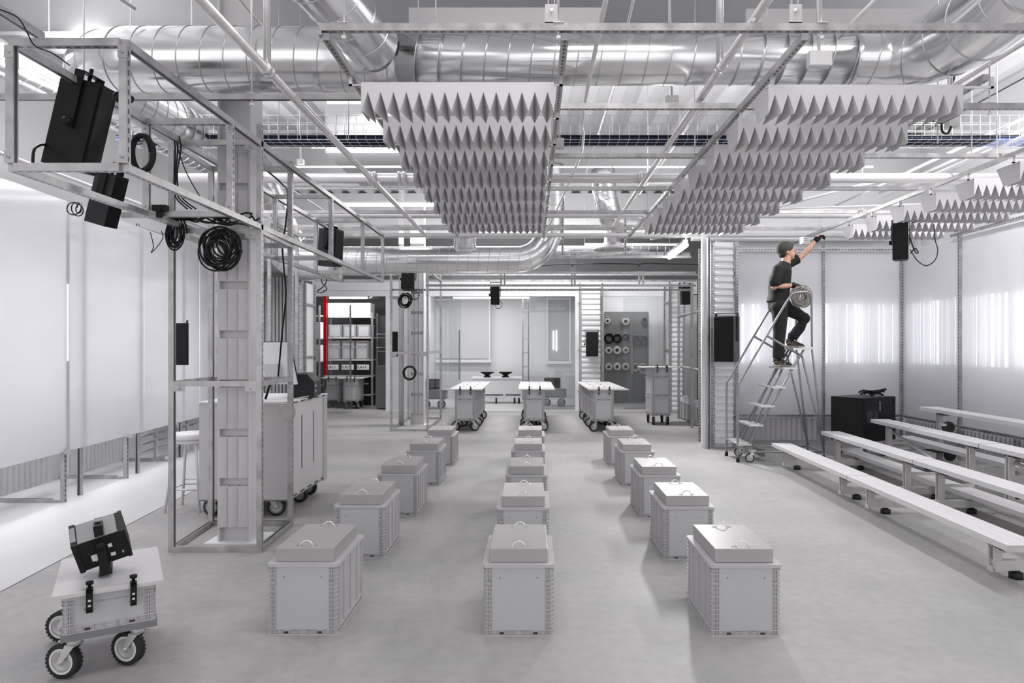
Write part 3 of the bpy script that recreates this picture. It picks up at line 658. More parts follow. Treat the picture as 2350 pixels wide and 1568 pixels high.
# ------------------------------------------------------------------ pipes and conduits
def pipe(path, r, label, couplings=(), m_='conduit', name='pipe', cat='pipe', group=None, seg=10):
    m = MB(); m.tube(path, r, seg)
    for c, ax in couplings:
        m.lathe([(r, -.05), (r * 1.35, -.045), (r * 1.35, -.012), (r * 1.15, -.01), (r * 1.15, .01), (r * 1.35, .012), (r * 1.35, .045), (r, .05)], c, ax, 16)
    return m.build(name, m_, world=True, label=label, cat=cat, group=group)
pipe([(-4.2, 8.0, 3.6), (5.6, 8.0, 3.6)], .058, 'thick white sprinkler main crossing the whole ceiling', [((-1.87, 8, 3.6), 'x'), ((-1.52, 8, 3.6), 'x'), ((1.3, 8, 3.6), 'x')])
pipe([(-1.65, 2.6, 3.355), (-1.65, 10.8, 3.355)], .029, 'pipe running back over the left rows, with an upright joined to it', [((-1.65, 4.26, 3.355), 'y'), ((-1.65, 7.2, 3.355), 'y')], 'bright_steel')
pipe([(-1.65, 4.26, 3.36), (-1.65, 4.26, DZ)], .023, 'upright pipe drop in the upper left, beside the steel column', [((-1.65, 4.26, 3.85), 'z')], 'bright_steel')
pipe([(1.26, 2.6, 3.48), (1.26, 10.6, 3.48)], .027, 'pipe running back between the middle and right ceiling rails', [((1.26, 4.55, 3.48), 'y')], 'bright_steel')
pipe([(1.255, 4.55, 3.5), (1.255, 4.55, DZ)], .024, 'upright pipe drop above the middle of the near cross rail', [], 'bright_steel')
pipe(smooth_path([(.40, 3.6, 3.50), (.41, 5.0, 3.52), (.46, 6.2, 3.65), (.5, 6.6, 3.65), (.49, 7.4, 3.6), (.3, 11, 3.6)]), .014, 'thin bent conduit over the middle ceiling rail')
pipe([(-3.9, 3.6, 4.6), (-2.9, 5.0, 4.1)], .012, 'thin straight conduit slanting to the top left duct', [])
pipe([(-6, 10.0, 3.55), (4.9, 10.0, 3.55)], .045, 'thick white pipe crossing behind the fourth ceiling rail', [], 'pipe_white')
pipe([(-6, 11.0, 3.42), (5.5, 11.0, 3.42)], .035, 'white pipe crossing at the far end of the baffles', [], 'pipe_white')
pipe([(.75, 3.4, 4.4), (.9, 7.5, 4.5), (.9, 12, 4.5)], .012, 'thin conduit high above the middle rail')
for i, (x, z, ya, yb) in enumerate(((2.3, 3.95, 4.5, 12), (3.6, 3.85, 4.6, 11), (4.9, 3.9, 5, 11), (5.6, 4.1, 5, 11), (-3.4, 3.85, 5, 12), (-4.6, 3.3, 4.5, 12))):
    pipe([(x, ya, z), (x, yb, z)], .016 + .004 * (i % 2), 'thin white conduit running front to back, ' + ['over the right baffles', 'above the man on the ladder', 'above the far right baffles', 'along the right wall top', 'above the left truss', 'low beside the left panels'][i], [])
for i, (px, pyb, Y) in enumerate(((113, 78, 5.6), (300, 78, 5.6), (440, 200, 5.6), (960, 45, 5.4), (1535, 55, 5.2), (1405, 400, 8.5), (1560, 400, 8.5), (2152, 330, 5.5), (1000, 60, 5), (1990, 300, 6.9), (2230, 360, 7), (1760, 70, 5.0), (800, 320, 7.0), (690, 320, 7.0), (640, 320, 7))):
    c = P(px, pyb, Y); m = MB(); m.tube([c, (c.x, c.y, DZ)], .0055, 6)
    m.build('hanger_rod', 'conduit', world=True, label='thin threaded ceiling hanger rod, ' + ['far upper left corner', 'above the near box of the truss', 'over the left big duct', 'above the left baffles', 'right of the near upright pipe', 'behind the middle rail', 'beside the right rail', 'above the right baffle edge', 'left of the white ceiling panel', 'over the blue cable tray right half', 'near the far right rail', 'beside the right bracket', 'holding the cable tray beside the left baffles', 'holding the cable tray behind the diagonal pipe', 'holding the cable tray beside the steel column'][i], cat='rod')
def jbox(px, py, Y, w, h, label):
    c = P(px, py, Y); m = MB(); m.bc(c, (w, .06, h)); m.bc(c + Vector((0, -.031, 0)), (w * .94, .003, h * .92)); m.tube([c, (c.x - w * .3, c.y, DZ)], .01, 6)
    m.build('junction_box', 'pipe_white', world=True, label=label, cat='junction box')
jbox(1880, 137, 4.6, .15, .1, 'white electrical box hanging in front of the duct, upper right')
jbox(1542, 229, 6.0, .11, .06, 'small electrical box above the second cross rail')
jbox(1283, 330, 6.2, .09, .09, 'small electrical box beside the middle rail')
jbox(690, 372, 8.6, .08, .06, 'small electrical box hanging left of the left baffles')
jbox(2185, 285, 5.6, .09, .05, 'small electrical box with a plug under the right rails')
# white flat ceiling panels
MB().box(PX0(938, 5.5), PX0(1384, 5.5), 5.5, 5.54, 4.22, 4.36).build('hung_board', 'board', world=True, label='white flat panel hanging above the near cross rail, left of centre', cat='panel')
MB().box(PX0(1712, 5.5), PX0(2125, 5.5), 5.5, 5.54, 4.22, 4.35).build('hung_board', 'board', world=True, label='pale flat panel above the near cross rail, right of centre', cat='panel')
# cable tray
ty = E('cable_tray', (0, 7.15, 3.75), 'long wire mesh cable tray full of dark blue cables crossing the ceiling', 'cable tray')
m = MB(); x = -4.2
while x < 6.0:
    m.tube([(x, 7.0, 4.0), (x, 7.0, 3.75), (x, 7.3, 3.75), (x, 7.3, 4.0)], .0028, 4); x += .1
for y, z in ((7.0, 4.0), (7.0, 3.92), (7.0, 3.84), (7.0, 3.75), (7.1, 3.75), (7.2, 3.75), (7.3, 3.75), (7.3, 3.84), (7.3, 3.92), (7.3, 4.0)): m.tube([(-4.2, y, z), (6.0, y, z)], .003, 4)
m.build('wire_mesh', 'bright_steel', ty, world=True)
m = MB()
for k in range(22):
    y = 7.02 + .26 * (k % 11) / 10; z0 = 3.765 + .022 * (k // 11)
    m.tube([(-4.2 + 1.0 * j + random.uniform(-.1, .1), y + random.uniform(-.01, .01), z0 + random.uniform(0, .012)) for j in range(11)], .011, 6, k % 4 == 3)
m.build('cables', ['cable_blue', 'cable'], ty, world=True, kind='stuff', label='dark blue cables')
# light fixtures
def fixture(name, a, b2, r, label, m_='tube_light', hous=True):
    t = E(name, ((a[0] + b2[0]) / 2, (a[1] + b2[1]) / 2, a[2]), label, 'light fixture')
    m = MB(); m.tube([a, b2], r, 10); m.build('light_tube', m_, t, world=True)
    if hous:
        a2, b3 = Vector(a) + Vector((0, 0, r + .02)), Vector(b2) + Vector((0, 0, r + .02)); m = MB(); m.strut(a2, b3, w=.07, h=.035); m.build('lamp_housing', ['white'] * 3, t, world=True)
        m = MB(); [m.tube([p, (p[0], p[1], DZ)], .004, 5) for p in (a2, b3)]; m.build('hanger_rod', 'conduit', t, world=True)
fixture('fluorescent_light', P(1536, 590, 12.0), P(1574, 562, 11.0), .045, 'bright tube light hanging near the ladder end of the right baffles')
fixture('fluorescent_light', (-5.0, 7.6, 4.5), (-5.0, 10.5, 4.5), .03, 'long tube light high over the white panels on the left')
fixture('fluorescent_light', P(1040, 684, 17.6), P(1215, 684, 17.6), .02, 'thin tube light just above the glass front of the far room', 'tube_soft')
fixture('fluorescent_light', P(738, 674, 18.6), P(828, 674, 18.6), .025, 'upper tube light over the storage shelves', 'tube_soft')
fixture('fluorescent_light', P(756, 684, 17.9), P(843, 684, 17.9), .025, 'lower tube light over the storage shelves', 'tube_soft')
fixture('fluorescent_light', (-3.6, 12.9, 4.3), (-.5, 12.9, 4.3), .03, 'long tube light across the ceiling behind the left baffles')
CL = [((-3.3, 9.2, 4.05), (4.6, 9.2, 4.05), .014, 'crossing behind the third ceiling rail'), ((-4, 10.9, 4.15), (5.2, 10.9, 4.15), .02, 'high crossing behind the far baffle rows'), ((-4, 11.9, 3.72), (2.6, 11.9, 3.72), .018, 'crossing above the rear horizontal duct'),
      ((-2.2, 4.0, 4.25), (-2.2, 7.0, 4.25), .012, 'front to back beside the diagonal pipe'), ((3.2, 4.4, 4.3), (3.2, 7.0, 4.3), .012, 'front to back beside the upper right elbow'), ((4.9, 4.0, 3.72), (4.9, 9.5, 3.72), .02, 'low along the far right baffles'),
      ((-.6, 7.5, 4.1), (-.6, 12, 4.1), .012, 'front to back over the left baffles'), ((1.9, 7.5, 4.3), (1.9, 12, 4.3), .012, 'front to back over the middle baffles'), ((-2.9, 9.0, 4.25), (-1.2, 9.0, 4.25), .014, 'short and level on the grey bulkhead'),
      ((2.2, 12.6, 3.6), (4.9, 9.0, 3.9), .02, 'slanting down toward the near clad column'), ((3.0, 10.6, 3.75), (6.0, 10.6, 3.75), .02, 'level above the man on the ladder'), ((3.0, 9.9, 3.6), (6.2, 9.4, 3.62), .012, 'thin and level right of the raised hand')]
for a_, b_, r_, l_ in CL: pipe([a_, b_], r_, 'white conduit ' + l_)
def light_strip(y, x0, x1, z, l): fixture('strip_light', (x0, y, z), (x1, y, z), .03, l)
light_strip(10.0, 2.0, 4.4, 4.6, 'long strip light above the right baffles and the man'); light_strip(8.7, -2.6, -.4, 4.75, 'long strip light over the left baffles, behind the cable tray')
fixture('fluorescent_light', (1.2, 15.5, 3.9), (3.4, 15.5, 3.9), .03, 'long tube light over the pegboard room front')
emis('band_left', 3.0, (.97, .97, 1))
# ------------------------------------------------------------------ translucent panel walls
def pleats(x0, y0, x1, y1, z0, z1, name, label, pitch=.085, dep=.05, cat='pleated skirt'):
    a = Vector((x0, y0, 0)); b2 = Vector((x1, y1, 0)); d = (b2 - a); n = max(2, int(d.length / pitch)); t = d.normalized(); nn = Vector((t.y, -t.x, 0)); m = MB()
    for k in range(n):
        p = a + d * k / n; q = a + d * (k + .92) / n
        m.q([p + Vector((0, 0, z0)), q + nn * dep + Vector((0, 0, z0)), q + nn * dep + Vector((0, 0, z1)), p + Vector((0, 0, z1))])
        r_ = a + d * (k + 1) / n
        m.q([q + nn * dep + Vector((0, 0, z0)), r_ + Vector((0, 0, z0)), r_ + Vector((0, 0, z1)), q + nn * dep + Vector((0, 0, z1))])
        m.q([p + Vector((0, 0, z1)), q + nn * dep + Vector((0, 0, z1)), r_ + Vector((0, 0, z1))]); m.q([p + Vector((0, 0, z0)), q + nn * dep + Vector((0, 0, z0)), r_ + Vector((0, 0, z0))])
    o = m.build(name, 'felt', world=True, label=label, cat=cat)
    sd = o.modifiers.new('s', 'SOLIDIFY'); sd.thickness = .003; return o
# left wall: three framed sheets leaning slightly outward with distance
def lx(y): return -4.80 - (y - 6.4) * .085
LP = [(4.6, 7.14, 'nearest the camera, left edge'), (7.19, 8.83, 'second from the camera, left side'), (8.84, 10.6, 'third from the camera, just left of the near tower'), (10.62, 12.6, 'seen through the near tower')]
for ya, yb, w in LP:
    m = MB(); xa, xb = lx(ya), lx(yb)
    for e in (0, .01):
        m.q([(xa - e, ya, .53), (xb - e, yb, .53), (xb - e, yb, 3.15), (xa - e, ya, 3.15)])
    m.q([(xa, ya, .53), (xa - .01, ya, .53), (xa - .01, ya, 3.15), (xa, ya, 3.15)])
    m.build('translucent_sheet', 'poly_left', world=True, label='tall white translucent wall sheet, ' + w, cat='wall panel')
    MB().box(min(xa, xb) - .55, min(xa, xb) - .53, ya + .1, yb - .1, .9, 2.6).build('glow_panel', 'band_left', world=True, label='added glow panel behind sheet ' + w, cat='light box')  # added emitter that brightens the left sheet from behind
for i, (yy, hgt) in enumerate(((7.12, 3.2), (8.4, 3.2), (9.68, 3.2))):
    x = lx(yy) - .02; w = ('first', 'second', 'third')[i]
    t = E('foot_frame', (x - .4, yy, 0), 'galvanized strut foot frame under the left sheets, %s from the camera' % w, 'frame', 'foot frames under the left sheets')
    m = MB(); m.strut((x, yy, 0), (x, yy, .55), slot='+x', opn=''); m.build('post', STR, t, world=True)
    m = MB(); m.strut((x - .06, yy + .35, 0), (x - .06, yy + .35, hgt), opn='-y'); m.build('post', STR, t, world=True)
    m = MB(); m.strut((x - .02, yy, .0205), (x - .95, yy, .0205), opn='+z'); m.build('rail', STR, t, world=True)
    m = MB(); m.box(x - .09, x - .02, yy - .023, yy - .02, .03, .08); m.build('bracket', 'bright_steel', t, world=True)
    m = MB(); m.box(x - .01, x + .09, yy - .02, yy + .01, .51, .555); m.build('bracket', 'bright_steel', t, world=True)
MB().box(lx(7.15) - .03, lx(7.15) - .005, 7.14, 7.19, .53, 3.15).build('trim_2', 'mid_wall', kind='structure', loc=(0, 0, 0))
fixture('slot_light', (lx(7.16) - .01, 7.165, 1.48), (lx(7.16) - .01, 7.165, 2.28), .012, 'thin upright light glowing in the gap between the first and second left sheets', 'tube_light', False)
pleats(-5.25, 4.6, -5.40, 7.6, .12, .5, 'pleated_skirt', 'white pleated felt skirt low behind the nearest left sheet')
pleats(-5.45, 7.9, -5.6, 9.4, .12, .5, 'pleated_skirt', 'white pleated felt skirt low behind the second left sheet')
for k in range(4):
    for j in range(2):
        m = MB(); y = 9.9 + j * .9; z = .16 + k * .11; M_ = Matrix.Translation((-5.45, y, z)) @ Matrix.Rotation(R(-25), 4, 'Y'); m.box(-.1, .1, -.35, .35, -.004, .004, 0, M_)
        m.build('louvre', 'felt', world=True, label='white louvre blade low behind the third left frame, %s blade, %s' % (('lowest', 'second', 'third', 'topmost')[k], ('near set', 'far set')[j]), cat='louvre', group='low louvre blades behind the left frames')
m = MB(); [m.box(-5.47, -5.43, y - .02, y + .02, 0, .6) for y in (9.9, 10.8)]; m.build('louvre_stand', 'white', world=True, label='thin white stands holding the louvre blades behind the left frames', cat='stand')
m = MB(); m.box(-5.85, -5.80, 4, 13, 0, 3.4); m.build('wall_left_inner', 'white_wall', kind='structure', loc=(0, 0, 0))
# right: two walls meeting in a corner
WY, WX = 11.3, 6.14
WZ0, WZ1 = .487, 3.19
def rsheet(p, q, w):
    p, q = Vector(p), Vector(q); t = (q - p).normalized(); n = Vector((t.y, -t.x, 0)) * .012; m = MB()
    for e in (Vector((0, 0, 0)), n): m.q([p + e + Vector((0, 0, WZ0)), q + e + Vector((0, 0, WZ0)), q + e + Vector((0, 0, WZ1)), p + e + Vector((0, 0, WZ1))])
    m.build('translucent_sheet', 'poly', world=True, label='tall white translucent wall sheet, ' + w, cat='wall panel')
rsheet((3.33, WY, 0), (4.80, WY, 0), 'directly behind the ladder')
rsheet((4.83, WY, 0), (6.14, WY, 0), 'above the black subwoofer, left of the far right corner')
rsheet((6.14, WY, 0), (6.14, 9.75, 0), 'right of the far right corner')
rsheet((6.14, 9.72, 0), (6.14, 6.9, 0), 'nearest the camera on the right side')
def glow_band(p, q, n, w, seed):
    rnd = random.Random(seed); p, q = Vector(p), Vector(q); t = (q - p).normalized(); nn = Vector((t.y, -t.x, 0))  # nn points away from the room? fixed by caller
    L = (q - p).length; r = E('glow_panel', (p + q) / 2 + Vector((0, 0, 1.34)), 'bright band of upright lights behind the sheet ' + w, 'light box')
    m = MB(); m.q([p + Vector((0, 0, 1.36)), q + Vector((0, 0, 1.36)), q + Vector((0, 0, 2.33)), p + Vector((0, 0, 2.33))]); m.build('smear_glow', 'band_light', r, world=True)  # glowing plane imitates tube light smeared sideways by the fluted sheet
    m = MB(); x = .06
    while x < L - .05:
        c = p + t * x; m.tube([c + Vector((0, 0, 1.35)), c + Vector((0, 0, 2.34))], rnd.choice([.002, .003, .003, .004, .006, .009, .022]), 6); x += rnd.uniform(.02, .17)
    m.build('light_tube', 'band_tube', r, world=True)
    m = MB(); [m.box(c.x - .015, c.x + .015, c.y - .015, c.y + .015, 0, 2.4) for c in (p + nn * -.05 + t * .3, p + nn * -.05 + t * (L - .3))]; m.build('stand', 'white', r, world=True)
glow_band((3.36, WY + .10, 0), (4.78, WY + .10, 0), 9, 'behind the ladder', 1); glow_band((4.86, WY + .10, 0), (6.12, WY + .10, 0), 9, 'left of the corner', 2)
glow_band((6.24, 11.2, 0), (6.24, 9.78, 0), 9, 'right of the corner', 3); glow_band((6.24, 9.70, 0), (6.24, 6.9, 0), 9, 'at the right edge', 4)
MB().box(3.2, 7.2, 11.85, 11.9, 0, 5.3).build('wall_back_right', 'white_wall', kind='structure', loc=(0, 0, 0))
MB().box(6.75, 6.8, 3, 12, 0, 5.3).build('wall_right_inner', 'white_wall', kind='structure', loc=(0, 0, 0))
fr = E('sheet_frame', (4.8, WY - .04, 0), 'slotted strut frame in front of the white sheets behind the ladder', 'frame')
for x, za, zb in ((3.36, 0, 3.35), (4.815, 0, 3.35), (6.1, 0, 3.2)):
    m = MB(); m.strut((x, WY - .035, za), (x, WY - .035, zb), slot='-y'); m.build('post', STR, fr, world=True)
for z in (.487, 3.217): m = MB(); m.strut((2.95, WY - .06, z), (6.12, WY - .06, z), slot='-y'); m.build('rail', STR, fr, world=True)
m = MB(); m.strut((4.8, WY - .06, 3.42), (6.6, WY - .06, 3.42), w=.03); m.build('rail', STR, fr, world=True)
fr = E('sheet_frame', (WX - .04, 8.8, 0), 'slotted strut frame in front of the white sheets on the right', 'frame')
for y, za, zb in ((9.735, 0, 3.25), (8.6, 0, .5), (7.2, 0, 3.25)):
    m = MB(); m.strut((WX - .035, y, za), (WX - .035, y, zb), slot='-x'); m.build('post', STR, fr, world=True)
m = MB(); m.strut((WX - .05, 11.2, .487), (WX - .05, 6.8, .487), slot='-x'); m.build('rail', STR, fr, world=True)
m = MB(); m.strut((WX - .05, 9.9, 3.23), (WX - .05, 6.6, 3.23), slot='-x'); m.build('rail', STR, fr, world=True)
m = MB(); m.strut((WX - .05, 9.8, 3.33), (WX - .05, 6.6, 3.33), w=.12, h=.03); m.build('rail', STR, fr, world=True)
pleats(3.35, WY + .07, 6.1, WY + .07, .08, .44, 'pleated_skirt', 'white pleated felt skirt behind the ladder foot', .085, .06)
pleats(WX + .06, 11.3, WX + .06, 6.6, .08, .44, 'pleated_skirt', 'white pleated felt skirt low on the right wall behind the benches', .085, .06)

# ------------------------------------------------------------------ columns clad in corrugated sheet
def corr(mb, x0, x1, y, z0, z1, pitch=.105, dep=.035, mi=0, side=None):
    n = int((z1 - z0) / pitch)
    for k in range(n):
        za = z0 + k * pitch
        pr = [(0, 0), (0, .35), (-dep, .5), (-dep, .85), (0, 1.0)]
        for (d0, f0), (d1, f1) in zip(pr, pr[1:]):
            if side is None: mb.q([(x0, y + d0, za + f0 * pitch), (x1, y + d0, za + f0 * pitch), (x1, y + d1, za + f1 * pitch), (x0, y + d1, za + f1 * pitch)], mi)
            else: mb.q([(y + d0 * side, x0, za + f0 * pitch), (y + d0 * side, x1, za + f0 * pitch), (y + d1 * side, x1, za + f1 * pitch), (y + d1 * side, x0, za + f1 * pitch)], mi)
def clad_column(name, x0, x1, y0, dep, h, label, left_panel=0.0, pitch=.105):
    r = E(name, ((x0 + x1) / 2, y0 + dep / 2, 0), label, 'column')
    m = MB(); corr(m, x0 + .05, x1 - .05, y0, .02, h, pitch); m.box(x0 + .04, x1 - .04, y0 + .02, y0 + dep - .02, 0, h, 0); m.build('corrugated_sheet', 'white', r, world=True)
    for x in (x0, x1):
        m = MB(); m.strut((x, y0 - .03, 0), (x, y0 - .03, h), slot='-y'); m.build('post', STR, r, world=True)
        m = MB(); m.strut((x, y0 + dep, 0), (x, y0 + dep, h), slot='-y -x +x'); m.build('post', STR, r, world=True)
    for z in (.5, h * .48, h * .85):
        for x in (x0, x1): m = MB(); m.strut((x, y0, z), (x, y0 + dep, z), w=.03); m.build('rail', STR, r, world=True)
    return r
cn = clad_column('clad_column', 2.88, 3.28, 10.95, .75, 3.30, 'near white corrugated column with steel corner posts, left of the ladder', pitch=.108)
m = MB(); m.box(2.72, 2.79, 10.9, 10.92, 0, 3.5); m.build('edge_panel', 'white', cn, world=True)
m = MB(); m.strut((2.815, 10.85, 0), (2.815, 10.85, 3.35), opn='-y'); m.build('post', STR, cn, world=True)
MB().box(2.80, 2.83, 11.0, 11.3, 0, 4.2).build('wall_right_stub', 'white_wall', kind='structure', loc=(0, 0, 0))
MB().box(2.75, 6.6, 11.6, 11.8, 3.45, 3.95).build('trim_3', 'white', kind='structure', loc=(0, 0, 0))
def PX(px, Y): return (px - CX) * Y / F
clad_column('clad_column', PX(1331, 16.8), PX(1383, 16.8), 16.9, .6, 3.2, 'far corrugated column with a hanging black speaker, left of the pegboard', pitch=.13)
clad_column('clad_column', PX(1538, 16.6), PX(1572, 16.6), 16.7, .6, 3.2, 'far corrugated column right of the glass front', pitch=.12)
clad_column('clad_column', PX(676, 14.0), PX(698, 14.0), 14.1, .6, 2.95, 'narrow dim corrugated column behind the near tower', pitch=.12)
# steel H columns with felt leaves
def h_column(name, xc, y, w, dep, top, label, z0s, hl, group):
    r = E(name, (xc, y + dep / 2, 0), label, 'column')
    m = MB(); x0, x1 = xc - w / 2, xc + w / 2
    for s in (x0, x1): m.box(s - .008, s + .008, y, y + dep, 0, top)
    m.box(x0, x1, y + .06, y + .072, 0, top); m.build('steel_section', 'column_grey', r, world=True)
    m = MB(); m.box(x0 - .1, x1 + .1, y - .05, y + dep + .05, 0, .02); m.build('base_plate', 'white', r, world=True)
    for i, z in enumerate(z0s):
        for k in range(3):
            cx = x0 + w * (.17 + .33 * k); M_ = Matrix.Translation((cx, y + .004, z)) @ Matrix.Rotation(R(22), 4, 'Z')
            m = MB(); ww = w * .36; m.box(-ww / 2, ww / 2, -.0025, .0025, 0, hl, 0, M_); m.box(-ww / 2, ww / 2, 0, .05, hl - .003, hl, 0, M_)
            m.build('felt_leaf', 'felt', r, world=True)
mat('column_grey', g(.66), .5)
h_column('steel_column', -2.45, 5.62, .255, .25, DZ, 'steel column dressed with white felt leaves, inside the near tower', [.14 + .405 * k for k in range(8)], .34, 'l')
h_column('steel_column', PX(957, 14.0), 14.0, .26, .25, 4.6, 'far steel column dressed with white felt leaves, inside the second tower', [.25 + .42 * k for k in range(7)], .36, 'l')
m = MB(); m.tube([(PX(921, 14.2), 14.2, 0), (PX(921, 14.2), 14.2, DZ)], .055, 12); m.build('drain_pipe', 'pipe_white', world=True, label='white upright pipe beside the far steel column', cat='pipe')

# ------------------------------------------------------------------ glass fronts and back rooms
HY = 17.3
MB().box(PX(700, HY), PX(1600, HY), HY, HY + .12, 2.90, 3.28).build('trim_4', 'white', kind='structure', loc=(0, 0, 0))
MB().box(PX(700, HY), PX(1600, HY), HY - .01, HY + .0, 3.04, 3.055).build('trim_5', 'mid_wall', kind='structure', loc=(0, 0, 0))
MB().box(-9, PX(701, HY), HY, HY + .12, 0, 3.28).build('wall_glass_front_left', 'mid_wall', kind='structure', loc=(0, 0, 0))
MB().box(PX(885, HY), PX(893, HY), HY, HY + .12, 0, 2.9).build('trim_6', 'white', kind='structure', loc=(0, 0, 0))
MB().box(PX(893, HY), PX(966, HY), HY + .1, HY + .16, 0, 3.28).build('wall_far_panel', 'mid_wall', kind='structure', loc=(0, 0, 0))
MB().box(PX(1320, HY), PX(1332, HY), HY, HY + .12, 0, 2.9).build('trim_7', 'white', kind='structure', loc=(0, 0, 0))
WIN = {}
for i, (a, b2, y) in enumerate(((749, 808, 17.0), (968, 1058, 17.35), (1060, 1200, 17.9), (1200, 1320, 17.35), (1487, 1536, 17.35), (1430, 1487, 17.5))):
    if i == 2: continue
    m = MB(); m.box(PX(a, y), PX(b2, y), y, y + .012, .03, 2.88); WIN[i] = m.build('window_%d' % (i + 1), 'glass', kind='structure', loc=(0, 0, 0))
# pull bars on the sliding glass
for px, y0, y1, l in ((804, 700, 880, 'before the storage shelves'), (1054, 757, 872, 'left of the white cabinet'), (1450, 735, 858, 'in front of the pegboard')):
    a = P(px, y0, 17.0 if px == 804 else 17.25); m = MB(); m.strut(a, P(px, y1, a.y), w=.03); m.build('pull_bar', ['mid_grey'] * 3, WIN[{804: 0, 1054: 1, 1450: 5}[px]], world=True)
# back wall window with blind, narrow window, door
BY = 21.45
def window(n, x0, x1, y0, y1, m_='blind'):
    a = P(x0, y0, BY); c = P(x1, y1, BY)
    w = MB(); 
    for (xa, xb, za, zb) in ((a.x - .06, c.x + .06, a.z, a.z + .06), (a.x - .06, c.x + .08, c.z - .1, c.z), (a.x - .06, a.x, c.z, a.z), (c.x, c.x + .05, c.z, a.z)): w.box(xa, xb, BY - .08, BY + .1, za, zb)
    fr_ = w.build('window_%d' % n, 'white', kind='structure', loc=(0, 0, 0))
    m = MB(); m.box(a.x, c.x, BY - .02, BY, c.z + .02, a.z); m.build('blind', m_, fr_, label='lowered roller blind')
window(7, 968, 1122, 690, 825); window(8, 1258, 1306, 688, 828, 'grey_wall')
fixture('upright_light', P(1270, 760, 21.415), P(1270, 803, 21.415), .018, 'left one of two short upright lights in the narrow window', 'tube_soft', False)
fixture('upright_light', P(1277, 758, 21.41), P(1277, 806, 21.41), .022, 'right one of two short upright lights in the narrow window', 'tube_soft', False)
MB().box(PX(1330, 20), PX(1334, 20), 17.4, 21.6, 0, 3.3).build('wall_room_side', 'white_wall', kind='structure', loc=(0, 0, 0))
MB().box(PX(960, 18.5), PX(966, 18.5), 17.5, 21.6, 0, 3.3).build('wall_room_left', 'white_wall', kind='structure', loc=(0, 0, 0))
# slim perforated post pair in the far room
m = MB(); a = PX(1200, 20.5); b2 = PX(1213, 20.5); m.strut((a, 20.5, 0), (a, 20.5, 3.2), slot='-y'); m.strut((b2, 20.5, 0), (b2, 20.5, 3.2), opn='-y')
for k in range(6): m.strut((a, 20.47, .6 + .42 * k), (b2, 20.47, .6 + .42 * k), w=.035)
m.build('slim_post_pair', STR, world=True, label='slim steel post pair with rungs standing in the far white room', cat='post frame')
# pegboard wall
PBY = 19.2
MB().box(PX(1383, PBY), PX(1600, PBY), PBY + .03, PBY + .12, 0, 3.3).build('wall_pegboard_room', 'white_wall', kind='structure', loc=(0, 0, 0))
pb = E('pegboard', (P(1437, 800, PBY).x, PBY, 0), 'large grey pegboard with hooks on the far wall', 'pegboard')
a, c = P(1387, 716, PBY), P(1488, 924, PBY)
mp = bpy.data.materials['peg']; nt = mp.node_tree; bb = nt.nodes['Principled BSDF']; N = nt.nodes.new; L = nt.links.new
tc = N('ShaderNodeTexCoord'); ck = N('ShaderNodeVectorMath'); ck.operation = 'FRACTION'; sc = N('ShaderNodeVectorMath'); sc.operation = 'SCALE'; sc.inputs['Scale'].default_value = 38
L(tc.outputs['Object'], sc.inputs[0]); L(sc.outputs[0], ck.inputs[0]); sb = N('ShaderNodeVectorMath'); sb.operation = 'SUBTRACT'; sb.inputs[1].default_value = (.5, .5, .5); L(ck.outputs[0], sb.inputs[0])
ml = N('ShaderNodeVectorMath'); ml.operation = 'MULTIPLY'; ml.inputs[1].default_value = (1, 0, 1); L(sb.outputs[0], ml.inputs[0]); ln = N('ShaderNodeVectorMath'); ln.operation = 'LENGTH'; L(ml.outputs[0], ln.inputs[0])
lt = N('ShaderNodeMath'); lt.operation = 'LESS_THAN'; lt.inputs[1].default_value = .22; L(ln.outputs['Value'], lt.inputs[0]); mx = N('ShaderNodeMix'); mx.data_type = 'RGBA'; mx.inputs['A'].default_value = (.26, .26, .265, 1); mx.inputs['B'].default_value = (.14, .14, .14, 1)
L(lt.outputs[0], mx.inputs['Factor']); L(mx.outputs['Result'], bb.inputs['Base Color'])
MB().box(a.x, c.x, PBY, PBY + .015, c.z, a.z).build('board', 'peg', pb, world=True)
def coil(c, r, tr_, turns, seed, axis='y', squash=1.0, jit=.12, seg=5, spread=.03, ppt=18, mi=0, mb=None):
    rnd = random.Random(seed); m = mb or MB(); pts = []; ph = [rnd.uniform(0, 6.28) for _ in range(4)]
    for i in range(turns * ppt):
        t = i / ppt; an = 2 * math.pi * t; k = int(t); rr = r * (1 + jit * math.sin(ph[0] + t * 2.3) + jit * .6 * math.sin(ph[1] + t * 5.1))
        ox = jit * r * .7 * math.sin(ph[2] + t * 1.7); oz = jit * r * .6 * math.cos(ph[3] + t * 1.3)
        u, w = rr * math.cos(an) + ox, rr * math.sin(an) * squash + oz; d = spread * math.sin(t * 3.7 + ph[0])
        pts.append(Vector(c) + (Vector((u, d, w)) if axis == 'y' else Vector((d, u, w)) if axis == 'x' else Vector((u, w, abs(d)))))
    m.tube(pts, tr_, seg, mi); return m
rown_ = ['top row', 'second row', 'third row', 'bottom row']; coln = ['first from left', 'second from left', 'third from left', 'fourth from left', 'at the right edge']
def hook(c): m = MB(); m.tube([c + Vector((-.03, -.0, .0)), c + Vector((-.03, -.08, 0)), c + Vector((-.03, -.09, .02))], .004, 5); m.tube([c + Vector((.03, -.0, .0)), c + Vector((.03, -.08, 0)), c + Vector((.03, -.09, .02))], .004, 5); m.box(c.x - .04, c.x + .04, c.y - .01, c.y, c.z - .01, c.z + .01); m.build('hook', 'bright_steel', pb, world=True)
